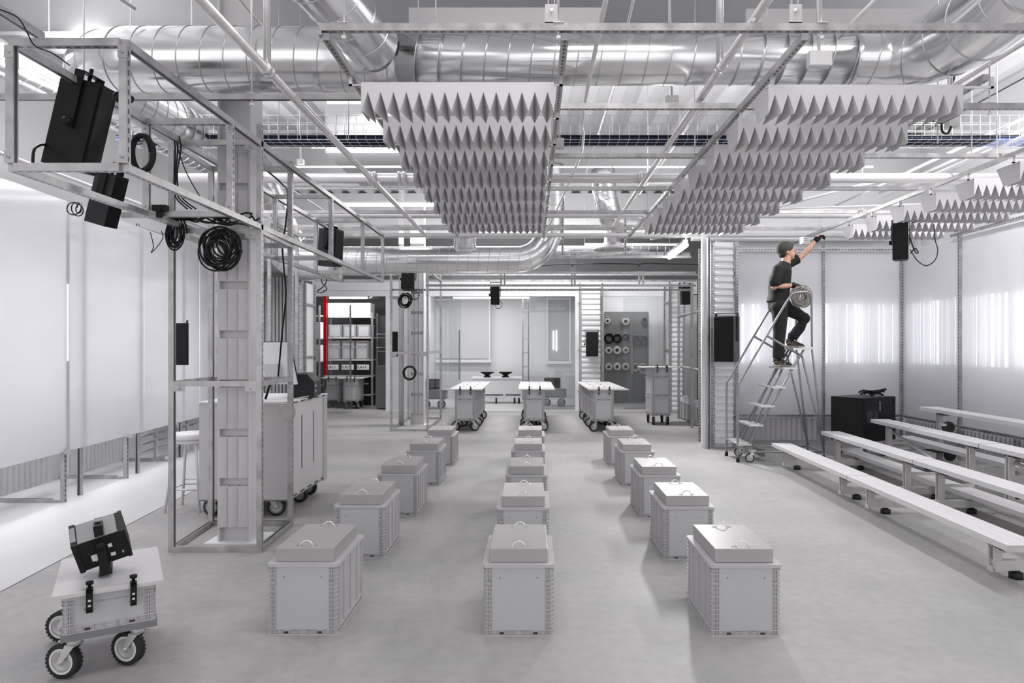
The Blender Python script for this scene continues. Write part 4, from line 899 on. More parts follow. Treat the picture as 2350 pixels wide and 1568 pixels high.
for (px, py, rr, kind, ri, ci) in ((1394, 737, 7, 'w', 0, 0), (1436, 738, 9, 'w', 0, 2), (1479, 737, 6, 'g', 0, 4), (1398, 777, 9, 'b', 1, 0), (1417, 777, 8, 'b', 1, 1), (1437, 774, 5.5, 'b', 1, 2), (1461, 780, 8, 'g', 1, 3), (1478, 780, 8, 'g', 1, 4),
                                 (1397, 804.5, 8, 'w', 2, 0), (1416, 804, 9, 'w', 2, 1), (1436, 804, 7.5, 'w', 2, 2), (1397, 842.5, 8, 'w', 3, 0), (1416, 842, 8.5, 'w', 3, 1), (1436, 842, 8.5, 'w', 3, 2), (1459, 844, 7, 'l', 3, 3), (1477, 846, 9, 'l', 3, 4)):
    c = P(px, py, PBY - .08); c.y = PBY - .05; rw = rr * PBY / F; hook(P(px, py - rr - 3 * (ri < 2), PBY))
    if kind == 'w':
        m = MB(); m.lathe([(rw * .45, -.05), (rw * .9, -.05), (rw * 1.05, -.02), (rw * 1.05, .02), (rw * .9, .04), (rw * .45, .04), (rw * .45, -.05)], c, 'y', 24)
        coil(c + Vector((0, -.02, 0)), rw * .85, .009, 6, px, spread=.03, mb=m, jit=.08)
        cm, lb = 'cable_white', 'thick white cable coil'
    else:
        m = coil(c, rw, .009 if kind == 'b' else .007, 9 if kind == 'b' else 6, px, squash=1.15, jit=.12); cm = {'b': 'cable', 'g': 'mid_grey', 'l': 'cable_white'}[kind]; lb = {'b': 'black cable coil', 'g': 'grey cable coil', 'l': 'loose pale cable coil'}[kind]
    if ri == 0 or kind == 'b': m.box(c.x - .02, c.x + .02, c.y - .03, c.y + .03, c.z + rw * .5, c.z + rw * 1.3, 1)
    m.build('cable_coil', [cm, 'black'], world=True, label='%s hanging on the pegboard, %s, %s' % (lb, rown_[ri], coln[ci]), cat='cable coil', group='cable coils on the pegboard')
# ------------------------------------------------------------------ storage room
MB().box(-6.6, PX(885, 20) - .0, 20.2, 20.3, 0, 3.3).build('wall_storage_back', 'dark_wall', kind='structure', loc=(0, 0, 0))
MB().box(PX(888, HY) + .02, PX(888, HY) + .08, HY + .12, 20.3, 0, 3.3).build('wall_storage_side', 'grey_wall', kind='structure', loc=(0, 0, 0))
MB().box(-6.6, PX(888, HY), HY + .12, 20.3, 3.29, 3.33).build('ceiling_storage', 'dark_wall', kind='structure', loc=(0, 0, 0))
SY = 18.6
sh = E('storage_rack', (P(800, 800, SY).x, SY + .3, 0), 'tall slotted steel rack holding grey crates behind glass', 'rack')
xs0, xs1 = PX(745, SY), PX(854, SY)
for x in (xs0, xs1):
    for y in (SY, SY + .6): m = MB(); m.strut((x, y, 0), (x, y, 2.55), slot='-y', w=.05); m.build('post', ['white', 'strut_slot', 'strut_open'], sh, world=True)
SZ = [EYE - (py - CY) * SY / F for py in (726, 774, 825, 862, 905)]
for z in SZ: MB().box(xs0, xs1, SY, SY + .6, z - .04, z).build('shelf', 'mid_grey2' if 'mid_grey2' in MATS else 'alu_leg', sh, world=True)
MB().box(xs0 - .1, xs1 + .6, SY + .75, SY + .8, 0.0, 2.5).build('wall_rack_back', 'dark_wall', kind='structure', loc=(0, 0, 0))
def scrate(px0, px1, z, h, label, y=SY + .05):
    m = MB(); crate_mesh(m, PX(px0, SY), PX(px1, SY), y, y + .5, z, z + h, 'high'); m.build('storage_crate', CM, world=True, label=label, cat='crate', group='grey crates on the storage rack')
for i, (a, b2) in enumerate(((752, 783.5), (785, 816), (818, 849))): scrate(a, b2, SZ[1], .34, 'grey crate on the second shelf of the storage rack, %s' % coln[i])
for i, (a, b2) in enumerate(((749, 780), (782, 812.5), (814, 845))): scrate(a, b2, SZ[2], .34, 'lower grey crate on the third shelf of the storage rack, %s' % coln[i]); scrate(a, b2, SZ[2] + .342, .17, 'upper shallow crate on the third shelf of the storage rack, %s' % coln[i])
for i, (a, b2) in enumerate(((748, 800), (801, 850))):
    m = MB(); m.box(PX(a, SY), PX(b2, SY), SY, SY + .5, SZ[0], SZ[0] + .36)
    for k in range(1, 3): x = PX(a, SY) + (PX(b2, SY) - PX(a, SY)) * k / 3; m.box(x - .004, x + .004, SY - .002, SY, SZ[0], SZ[0] + .36, 1)
    m.build('storage_box', ['white', 'mid_grey'], world=True, label='pale panelled box on top of the storage rack, %s' % ('left', 'right')[i], cat='box')
def text(s, size, loc, name, m_, parent=None, rot=(R(90), 0, 0), ext=.001, **kw):
    cu = bpy.data.curves.new(name, 'FONT'); cu.body = s; cu.size = size; cu.extrude = ext; cu.align_x = 'CENTER'; cu.align_y = 'CENTER'; cu.materials.append(MATS[m_])
    o = bpy.data.objects.new(name, cu); COL.objects.link(o); o.location = loc; o.rotation_euler = rot
    if parent is not None: o.parent = parent; o.location = Vector(loc) - Vector(parent.location)
    dg = bpy.context.evaluated_depsgraph_get(); me = bpy.data.meshes.new_from_object(o.evaluated_get(dg)); o2 = bpy.data.objects.new(name, me); COL.objects.link(o2)
    o2.location = o.location; o2.rotation_euler = o.rotation_euler; o2.parent = o.parent; bpy.data.objects.remove(o)
    return props(o2, **kw)
for i, (a, b2) in enumerate(((748, 777), (784, 812), (819, 847))):
    xa, xb = PX(a, SY), PX(b2, SY); r = E('flight_case', ((xa + xb) / 2, SY + .2, SZ[3]), 'black case with a white name card, fourth shelf of the rack, %s' % coln[i], 'case')
    m = MB(); m.box(xa, xb, SY + .02, SY + .5, SZ[4] + .0, SZ[3] - .1); m.box(xa + .02, xb - .02, SY + .012, SY + .02, SZ[3] - .25, SZ[3] - .2, 1); m.build('case_body', ['black_soft', 'mid_grey'], r, world=True)
    m = MB(); z1_ = EYE - (837 - CY) * SY / F; m.box(xa, xb, SY - .01, SY, z1_ - .14, z1_); m.build('name_card', 'paper', r, world=True)
    text('SLA1+', .10, ((xa + xb) / 2 - .04, SY - .013, z1_ - .07), 'lettering', 'dark_grey', r, label='dark lettering')
long_cart('storage_cart', PX(808, 17.9), 17.75, 1, (.38, .19), 'crate cart with white top parked in front of the storage rack', (-.33, .32), 0)
long_cart('storage_cart', PX(765, 18.1), 18.0, 1, (.38, .19), 'second crate cart half hidden by the glass, left in the storage room', (-.3, .2), 0)
MB().box(PX(737, 17.1), PX(747, 17.1), 17.28, 17.3, .9, 2.9).build('red_strip', 'red_film', world=True, label='tall translucent red strip hanging at the edge of the storage glass', cat='strip')
sh2 = E('storage_rack', (PX(722, 18.2), 18.2, 0), 'side rack of crates seen through glass left of the red strip', 'rack')
for px in (708, 720, 733):
    x = PX(px, 17.9); m = MB(); m.strut((x, 17.9, 0), (x, 17.9, 2.7), w=.04); m.build('post', STR, sh2, world=True)
for z in (2.45, 1.85, 1.25, .6): MB().box(PX(706, 17.9), PX(735, 17.9), 17.9, 18.4, z - .03, z).build('shelf', 'alu_leg', sh2, world=True)
for i, z in enumerate((1.85, 1.25)):
    for j, (a, b2) in enumerate(((709, 718), (721, 732))):
        MB().box(PX(a, 17.9), PX(b2, 17.9), 17.95, 18.35, z, z + .42).build('storage_box', 'white', world=True, label='pale box on the side rack left of the red strip, %s shelf %s' % (('upper', 'lower')[i], ('left', 'right')[j]), cat='box')
c = P(858, 685, 18.0); m = MB(); m.lathe([(.06, .3), (.06, .05), (.16, 0), (.16, -.01), (.05, .01)], c, 'z', 20); m.build('ceiling_diffuser', 'mid_grey', world=True, label='small grey cone diffuser in the storage room ceiling', cat='diffuser')
for z, l in ((1.95, 'upper'), (1.6, 'middle')):
    m = MB(); x0, x1 = PX(862, 17.7), -3.65
    m.tube([(x0, 17.75, z), (x1, 17.75, z), (x1, 18.0, z), (x0, 18.0, z)], .006, 5, closed=True); m.tube([(x0 + .03, 17.78, z - .1), (x1 - .03, 17.78, z - .1), (x1 - .03, 17.98, z - .1), (x0 + .03, 17.98, z - .1)], .006, 5, closed=True)
    m.build('wire_basket', 'bright_steel', world=True, label='%s wire basket on the storage room side wall' % l, cat='basket')
m = MB(); m.box(PX(862, 17.7), PX(884, 17.7), 17.7, 18.2, .02, 1.12); m.box(PX(862, 17.7), PX(884, 17.7), 17.68, 17.7, 1.0, 1.06); m.build('waste_bin', 'mid_grey', world=True, label='tall grey bin standing at the right of the storage room', cat='bin')
# left corridor behind the tower
MB().box(-6.3, -4.72, 14.7, 14.8, 0, 3.2).build('wall_corridor', 'grey_wall', kind='structure', loc=(0, 0, 0))
MB().box(-6.3, -4.6, 12.6, 14.8, 3.2, 3.26).build('ceiling_corridor', 'grey_wall', kind='structure', loc=(0, 0, 0))
m = MB()
for k in range(14): m.tube([(-5.85 + k * .075, 14.5, 0), (-5.85 + k * .075, 14.5, 3.1)], .03, 8)
m.build('ribbed_screen', 'column_grey', world=True, label='ribbed grey upright panel in the dim passage behind the near tower', cat='panel')
# right corridor shelves with crates
rk = E('wall_rack', (3.7, 14.5, 0), 'steel rack frame along the far right passage', 'rack')
for (px, Y) in ((1558, 15.3), (1588, 13.6)):
    x = PX(px, Y); m = MB(); m.strut((x, Y, 0), (x, Y, 2.9), opn='-x', w=.05); m.build('post', STR, rk, world=True)
for z in (1.18, 2.3): a, b2 = Vector((PX(1558, 15.3), 15.3, z)), Vector((PX(1625, 12.2), 12.2, z)); m = MB(); m.tube([a, b2], .03, 4); m.build('rail', 'galv', rk, world=True)
MB().box(4.6, 4.65, 12.0, 17.3, 0, 3.3).build('wall_passage', 'white_wall', kind='structure', loc=(0, 0, 0))
for k in range(6):
    t = k / 5; Y = 15.1 - 2.9 * t; x = 3.36 + .0 * t; m = MB(); crate_mesh(m, x, x + .6, Y, Y + .42, .02, .40, 'high'); m.box(x + .02, x + .12, Y + .05, Y + .2, .40, .52, 0)
    m.build('storage_crate', CM, world=True, label='grey crate on the passage floor left of the near column, %s from far end' % ('first', 'second', 'third', 'fourth', 'fifth', 'sixth')[k], cat='crate', group='crates along the passage')
# white cabinet with loudspeaker cones
wc = E('white_cabinet', (P(1140, 900, 19.2).x, 19.4, 0), 'long white cabinet on wheels in the far white room', 'cabinet')
a, c = P(1085, 870, 19.2), P(1196, 903, 19.2)
m = MB(); m.box(a.x, c.x, 19.2, 19.8, c.z - .05, a.z); m.build('cabinet_body', 'white', wc, world=True); MB().box(a.x - .04, c.x + .02, 19.15, 19.85, a.z, a.z + .04).build('worktop', 'white', wc, world=True)
for x0_, x1_ in ((a.x + .35, a.x + .85), (a.x + .92, c.x - .02)): MB().box(x0_, x1_, 19.19, 19.2, c.z - .06, c.z - .03).build('vent_slot', 'slot', wc, world=True)
for px in (1098, 1139, 1181, 1191): caster_parts(wc, P(px, 900, 19.3).x - wc.location.x, -.1, c.z - .05, r=.085, rz=R(5), white=False)
for px, l in ((1118, 'left'), (1160, 'right')):
    c = P(px, 862, 19.4); m = MB(); m.lathe([(.0, .02), (.10, .02), (.10, .05), (.06, .06), (.08, .09), (.19, .15), (.195, .17), (.18, .17), (.05, .08)], (c.x, c.y, a.z + .02), 'z', 28); m.build('speaker_cone', 'black', world=True, label='bare black loudspeaker driver on the white cabinet, %s one' % l, cat='speaker driver')
def lowcart(px, Y, label, spk, sl):
    x = PX(px, Y); r = E('low_cart', (x, Y, 0), label, 'cart')
    m = MB(); crate_mesh(m, -.3, .3, -.2, .2, .25, .48, 'high'); m.build('crate_body', CM, r); MB().box(-.33, .33, -.22, .22, .48, .50).build('board', 'white', r)
    for q_ in (-.2, .2): caster_parts(r, q_, -.1, .26, r=.11, rz=R(80), white=True)
    m = MB(); m.box(-.05 - .22, .22 - .05, -.12, .1, 0, .27); m.box(-.2, .12, -.125, -.12, .03, .24, 1); m.build('small_speaker', ['black', 'black_soft'], None, label=sl, cat='speaker', loc=(x - .03, Y, .50))
lowcart(1274, 18.6, 'low crate cart with a black speaker, right of the white cabinet', 1, 'black box speaker lying on the low cart right of the white cabinet')
lowcart(1000, 18.0, 'low crate cart just right of the second post tower', 1, 'black box speaker on the low cart behind the second post tower')
mat('mid_dark', g(.10), .5)
# ------------------------------------------------------------------ speakers
def speaker(name, loc, w, h, d, label, rz=0, tilt=0, roll=0, lines='v', bracket_=True, bodym='black', cab='dark_grey', taper=.78, arm=None):
    """front faces -y; centre at loc"""
    r = E(name, loc, label, 'speaker', rz=rz); Mx = Matrix.Rotation(roll, 4, 'Y') @ Matrix.Rotation(tilt, 4, 'X')
    m = MB(); m.T = Mx; t = taper
    m.q([(-w / 2, -d / 2, -h / 2), (w / 2, -d / 2, -h / 2), (w / 2, -d / 2, h / 2), (-w / 2, -d / 2, h / 2)]); m.q([(-w * t / 2, d / 2, h / 2), (w * t / 2, d / 2, h / 2), (w * t / 2, d / 2, -h / 2), (-w * t / 2, d / 2, -h / 2)])
    for s in (-1, 1): m.q([(s * w / 2, -d / 2, -h / 2), (s * w * t / 2, d / 2, -h / 2), (s * w * t / 2, d / 2, h / 2), (s * w / 2, -d / 2, h / 2)]); m.q([(-w / 2, -d / 2, s * h / 2), (w / 2, -d / 2, s * h / 2), (w * t / 2, d / 2, s * h / 2), (-w * t / 2, d / 2, s * h / 2)])
    m.build('speaker_cabinet', cab, r)
    m = MB(); m.T = Mx; m.box(-w / 2 + .012, w / 2 - .012, -d / 2 - .012, -d / 2, -h / 2 + .012, h / 2 - .012)
    if lines:
        n = int(h / .016)
        for k in range(n): z = -h / 2 + .02 + (h - .04) * k / n; m.box(-w / 2 + .016, w / 2 - .016, -d / 2 - .0145, -d / 2 - .012, z, z + .006, 1)
    m.build('grille', ['black', 'black_soft'], r)
    if bracket_:
        m = MB(); m.T = Mx
        for s in (-1, 1): m.box(s * (w / 2 + .01) - .004, s * (w / 2 + .01) + .004, -.03, .03, -.03, h / 2 + .05)
        m.box(-w / 2 - .014, w / 2 + .014, -.03, .03, h / 2 + .045, h / 2 + .053); m.lathe([(0, -w / 2 - .04), (.025, -w / 2 - .04), (.025, -w / 2 - .012)], (0, 0, 0), 'x', 12); m.build('mounting_bracket', 'black', r)
    if arm:
        m = MB(); a = Vector(arm); Ri = Matrix.Rotation(-rz, 4, 'Z'); m.tube([Vector((0, 0, 0)), Ri @ a], .012, 6); m.build('support_arm', 'black', r)
    return r
speaker('loudspeaker', P(180, 290, 4.2), .15, .54, .27, 'large black loudspeaker tilted inside the near box of the truss', rz=R(-62), roll=0, tilt=R(0), cab='black', arm=(0, 0, .36)).rotation_euler = (R(14), 0, R(86))
speaker('loudspeaker', P(243, 458, 5.0), .12, .38, .19, 'smaller black loudspeaker hanging under the truss, left of the cable bundle', cab='dark_grey', arm=(0, 0, .28)).rotation_euler = (R(16), 0, R(78))
speaker('loudspeaker', P(757, 569, 9.3), .22, .50, .26, 'black loudspeaker hung in the far half of the truss', cab='dark_grey', arm=(0, 0, .33)).rotation_euler = (R(4), 0, R(75))
speaker('loudspeaker', P(938, 641, 13.0), .25, .42, .2, 'black loudspeaker at the head of the second post tower, above the glass', tilt=R(-12))
speaker('loudspeaker', P(1137, 677, 13.1), .17, .38, .16, 'small black loudspeaker hanging over the far room, beside the thin double post', lines='')
speaker('loudspeaker', P(1358, 790, 16.66), .30, .60, .2, 'black loudspeaker mounted on the far corrugated column', arm=(0, .3, 0))
speaker('loudspeaker', P(1571, 677, 15.5), .25, .44, .2, 'black loudspeaker high in the passage left of the near corrugated column', lines='', rz=R(20), arm=(.3, -.1, 0))
sp = speaker('loudspeaker', P(1668, 779, 10.52), .33, .70, .21, 'tall black loudspeaker with bracket on the near corrugated column', rz=R(-41), cab='mid_dark', taper=.97, arm=(0, .45, 0))
speaker('loudspeaker', P(419, 790, 8.5), .165, .52, .05, 'flat black panel speaker hanging between posts left of the near tower', lines='', bracket_=False, arm=(0, .12, .3))
speaker('loudspeaker', P(907, 790, 15.0), .13, .55, .06, 'narrow black panel speaker behind the second post tower', lines='', bracket_=False, arm=(0, .3, .2))
speaker('loudspeaker', P(2067, 556, 8.3), .17, .44, .2, 'black loudspeaker hanging below the far right baffles over the benches', rz=R(-30), cab='black', arm=(0, 0, .5))
for o in bpy.data.objects:
    if o.name.startswith('speaker_cabinet') and o.parent == sp: o.data.materials[0] = MATS['mid_dark']
for o_, v_ in ((bpy.data.objects['loudspeaker.001'], (.36, 0, -.12)),):
    m = MB(); m.tube([Vector((0, 0, 0)), o_.rotation_euler.to_matrix().inverted() @ Vector(v_)], .014, 6); m.build('side_arm', 'black', o_)
# ------------------------------------------------------------------ loose cables
def cable(pts, r, label, n=8, m_='cable', cat='cable', name='cable'):
    m = MB(); m.tube(smooth_path(pts, n), r, 6); return m.build(name, m_, world=True, label=label, cat=cat)
def bundle(px, py, Y, rpx, turns, seed, label, r=.007, squash=1.1, jit=.2):
    c = P(px, py, Y); m = coil(c, rpx * Y / F, r, turns, seed, squash=squash, jit=jit, ppt=26, seg=6, spread=.03); return m.build('cable_bundle', 'cable', world=True, label=label, cat='cable')
bundle(505, 572, 5.33, 30, 17, 3, 'big messy loop bundle of black cable hanging on the near tower', jit=.42)
bundle(403, 536, 5.33, 14, 10, 4, 'narrow bundle of black cable hanging at the tower left post', squash=1.9, jit=.3)
bundle(327, 352, 4.85, 24, 6, 5, 'round coil of black cable on the truss upright', r=.009, squash=1.7, jit=.06)
bundle(175, 478, 4.9, 12, 3, 6, 'small looped cable hanging below the near truss box', r=.004)
bundle(283, 225, 3.9, 16, 9, 12, 'tangle of thin black wire where the upper rails meet', r=.004, squash=.6)
bundle(930, 690, 12.95, 12, 9, 7, 'round coil of black cable under the loudspeaker of the second tower', r=.009)
bundle(940, 856, 13.0, 13.5, 5, 8, 'neat ring of black cable hung on the second tower rail', r=.016, jit=.03)
bundle(954, 680, 13.0, 7, 3, 9, 'small knot of black cable right of the second tower loudspeaker', r=.005)
bundle(658, 945, 6.3, 17, 4, 10, 'looped pale cable on the end of the big cabinet', r=.005).data.materials[0] = MATS['cable_white']
cable([P(737, 640, 9.6), P(740, 650, 9.6), P(750, 663, 9.6), P(738, 672, 9.6), P(728, 669, 9.6), P(745, 655, 9.6), P(750, 640, 9.6)], .007, 'short crossed black cable hanging below the far truss loudspeaker')
cable([P(1137, 700, 13.05), P(1140, 708, 13.05), P(1150, 706, 13.05), P(1152, 696, 13.05), P(1146, 690, 13.05)], .006, 'small cable loop under the far hanging loudspeaker')
cable([P(2088, 572, 8.2), P(2096, 585, 8.2), P(2105, 598, 8.2), P(2125, 610, 8.2), P(2145, 598, 8.2), P(2152, 575, 8.2), P(2146, 550, 8.2), P(2143, 515, 8.2)], .006, 'thin black cable looping from the loudspeaker over the benches')
cable([P(2088, 545, 8.25), P(2100, 578, 8.25), P(2107, 580, 8.25), P(2100, 570, 8.25), P(2090, 582, 8.25)], .007, 'short thick black plug cable beside the loudspeaker over the benches')
cable([P(2187, 150, 5.8), P(2185, 165, 5.8), P(2190, 175, 5.8), P(2186, 190, 5.8)], .009, 'short black cable dangling above the right baffles')
cable([P(2162, 270, 5.5), P(2162, 300, 5.5), P(2175, 306, 5.5), P(2183, 290, 5.5)], .009, 'black plug lead hanging under the right rail')
cable([P(1190, 614, 12.4), P(1300, 606, 12.4), P(1315, 611, 12.4), P(1325, 606, 12.4), P(1450, 606, 12.4), P(1466, 611, 12.4), P(1476, 605, 12.4), P(1540, 606, 12.4), P(1608, 607, 12.4)], .008, 'long black cable draped along the rear cross rail')
cable([P(610, 390, 6.6), P(645, 420, 6.6), P(660, 445, 6.4), P(655, 520, 6.3), P(648, 560, 6.3), P(652, 620, 6.3), P(656, 680, 6.3), P(648, 760, 6.35), P(638, 868, 6.4)], .008, 'long black cable hanging down behind the near tower to the cabinet')
for i, (xo, l) in enumerate(((0, 'left'), (6, 'middle'), (13, 'right'))):
    cable([P(398 + xo, 312, 5.3), P(402 + xo, 345, 5.3), P(400 + xo * .5, 400, 5.3), P(402 + xo, 450, 5.3), P(430 + 10 * i, 480, 5.3)], .006, 'black wire running down the left tower post, %s strand' % l)
cable([P(405, 330, 5.35), P(425, 390, 5.35), P(455, 445, 5.35), P(480, 480, 5.35)], .004, 'thin black wire slanting from the tower post to the cross bar')
m = MB()
for k in range(16): a = P(400 + random.uniform(0, 110), random.uniform(495, 512), 5.32); m.tube(smooth_path([a, a + Vector((.1, random.uniform(-.05, .05), random.uniform(-.05, .04))), a + Vector((.22, random.uniform(-.05, .05), random.uniform(-.05, .05))), a + Vector((.3, 0, random.uniform(-.06, .03)))], 5), .007, 5)
m.box(-2.83, -2.66, 5.28, 5.38, 2.62, 2.65); m.build('cable_tangle', 'cable', world=True, label='flat tangle of black leads and a power strip lying on the tower cross bar', cat='cable')
cable([P(345, 533, 5), P(352, 565, 5), P(347, 580, 5), P(362, 565, 5), P(374, 545, 5), P(370, 530, 5)], .003, 'thin black wire loop hanging left of the tower post')
cable([P(75, 380, 4.0), P(78, 345, 4.0), P(92, 333, 4.1), P(112, 332, 4.2)], .008, 'short bent black lead at the back of the large truss loudspeaker')
m = MB(); m.bc(P(368, 478, 4.85), (.1, .05, .04)); m.bc(P(366, 490, 4.83), (.03, .04, .06)); m.build('power_adapter', 'black', world=True, label='small black adapter clamped on the lower truss bar', cat='adapter')
cable([P(0, 22, 3.3), P(40, 40, 3.4), P(60, 70, 3.5), P(80, 105, 3.56), P(120, 122, 3.7), P(160, 150, 3.85)], .0035, 'black wire tied along the upper left truss rail')
# ------------------------------------------------------------------ workstation cabinet behind the tower
wk = E('rolling_cabinet', (-2.72, 7.1, 0), 'long grey metal cabinet on knobbly wheels behind the near tower', 'cabinet')
X0, X1, Y0, Y1 = -3.14, -2.29, 6.45, 7.62
m = MB(); m.box(X0, X1, Y0, Y1, .18, 1.09)
m.build('cabinet_body', 'cabinet', wk, world=True)
MB().box(X0 - .01, X1 + .01, Y0 - .01, Y1 + .01, 1.09, 1.105).build('worktop', 'white', wk, world=True)
m = MB()
for k in range(5): ya = Y0 + .08 + k * .22; m.box(X1 + .0105, X1 + .0115, ya, ya + .13, 1.085, 1.097); m.box(X1 + .001, X1 + .002, ya, ya + .13, .185, .2)
m.build('vent_slot', 'slot', wk, world=True)
MB().box(X1, X1 + .006, Y0 + .02, Y1 - .16, .22, 1.07).build('door', 'cabinet', wk, world=True)
for ya in (Y0 + .32, Y0 + .68): MB().box(X1 + .006, X1 + .008, ya, ya + .035, .42, .95).build('handle_slot', 'mid_grey', wk, world=True)
MB().box(X1, X1 + .01, Y1 - .13, Y1 - .0, .15, 1.09).build('end_post', 'crate', wk, world=True)
MB().box(X0 + .3, X0 + .31, Y0 - .004, Y0, .2, 1.07).build('end_panel', 'cabinet', wk, world=True)
MB().box(X0, X1, Y0, Y1, .165, .18).build('base_tray', 'mid_grey', wk, world=True)
for (x, y, rz) in ((X0 + .1, Y0 + .12, R(80)), (X1 - .2, Y0 + .12, R(-78)), (X1 - .1, Y1 - .48, R(75)), (X1 - .12, Y1 - .12, R(70)), (X0 + .1, Y1 - .12, R(80))):
    caster_parts(wk, x - wk.location.x, y - wk.location.y, .175, r=.085, rz=rz, white=False)
# monitor
mo = E('monitor', (-2.62, 6.75, 1.105), 'large monitor seen from behind, leaning on the grey cabinet', 'monitor')
m = MB(); Mt = Matrix.Translation((-2.55, 6.75, 1.45)) @ Matrix.Rotation(R(-28), 4, 'Z') @ Matrix.Rotation(R(14), 4, 'X'); m.T = Mt
m.box(-.26, .26, 0, .02, -.20, .22, 0); m.box(-.265, .265, .02, .03, -.205, .225, 1); m.build('monitor_shell', ['white', 'black'], mo, world=True)
m = MB(); m.T = Mt; m.box(-.1, .1, -.05, 0, -.12, .02); m.build('mount_plate', 'mid_wall', mo, world=True)
m = MB(); m.tube([(-2.62, 6.72, 1.11), (-2.56, 6.72, 1.3)], .012, 6); m.tube([(-2.72, 6.62, 1.11), (-2.6, 6.7, 1.28)], .01, 6); m.build('stand', 'black', mo, world=True)
# black power supply unit
ps = E('power_unit', (-2.38, 7.2, 1.105), 'dark slant-fronted power unit with vents on the end of the cabinet', 'power unit', rz=R(10))
m = MB(); w_, d_ = .24, .33
pr = [(-.12, 0), (.12, 0), (.12, .16), (.05, .24), (-.12, .24)]
for i in range(5): (a, b_), (c_, d2) = pr[i], pr[(i + 1) % 5]; m.q([(a, -.26, b_), (c_, -.26, d2), (c_, .26, d2), (a, .26, b_)])
m.q([(a, -.26, b_) for a, b_ in pr]); m.q([(a, .26, b_) for a, b_ in reversed(pr)]); m.build('unit_body', 'dark_grey', ps)
m = MB()
for k in range(5): m.box(.1205, .122, -.2 if k % 2 else -.08, -.1 if k % 2 else .16, .03 + k * .026, .043 + k * .026, k % 2)
m.box(.121, .123, -.2, -.16, .12, .14, 1); m.build('vents', ['black', 'bright_steel'], ps)
cable([(-2.27, 7.35, 1.28), (-2.25, 7.45, 1.25), (-2.25, 7.42, 1.15), (-2.3, 7.3, 1.12), (-2.3, 7.1, 1.12)], .006, 'black lead curling round the power unit')
cable([(-2.3, 6.7, 1.12), (-2.28, 6.9, 1.12), (-2.26, 7.05, 1.13), (-2.26, 7.15, 1.17)], .006, 'pale lead lying along the cabinet edge', m_='cable_white')
# stool
st = E('stool', (-3.42, 6.85, 0), 'white metal bar stool behind the left tower post', 'stool')
m = MB(); m.lathe([(0, .765), (.17, .765), (.178, .755), (.178, .715), (.17, .705), (0, .705)], (0, 0, 0), 'z', 32); m.build('seat', 'white', st)
m = MB(); m.lathe([(0, .70), (.14, .70), (.15, .69), (.15, .67), (.14, .665), (0, .665)], (0, 0, 0), 'z', 28); m.build('seat_ring', 'alu', st)
for a in (45, 135, 225, 315):
    ca, sa = math.cos(R(a)), math.sin(R(a)); m = MB(); m.tube([(.11 * ca, .11 * sa, .67), (.145 * ca, .145 * sa, .62), (.24 * ca, .24 * sa, 0)], .014, 8); m.build('leg', 'alu', st)
for z, rr in ((.22, .205), (.27, .2)): m = MB(); q_ = [(rr * math.cos(R(a)), rr * math.sin(R(a)), z) for a in (45, 135, 225, 315)]; m.tube(q_[:2] + ([q_[2], q_[3]] if z < .25 else []), .01, 6, closed=z < .25); m.build('footrest', 'alu', st)

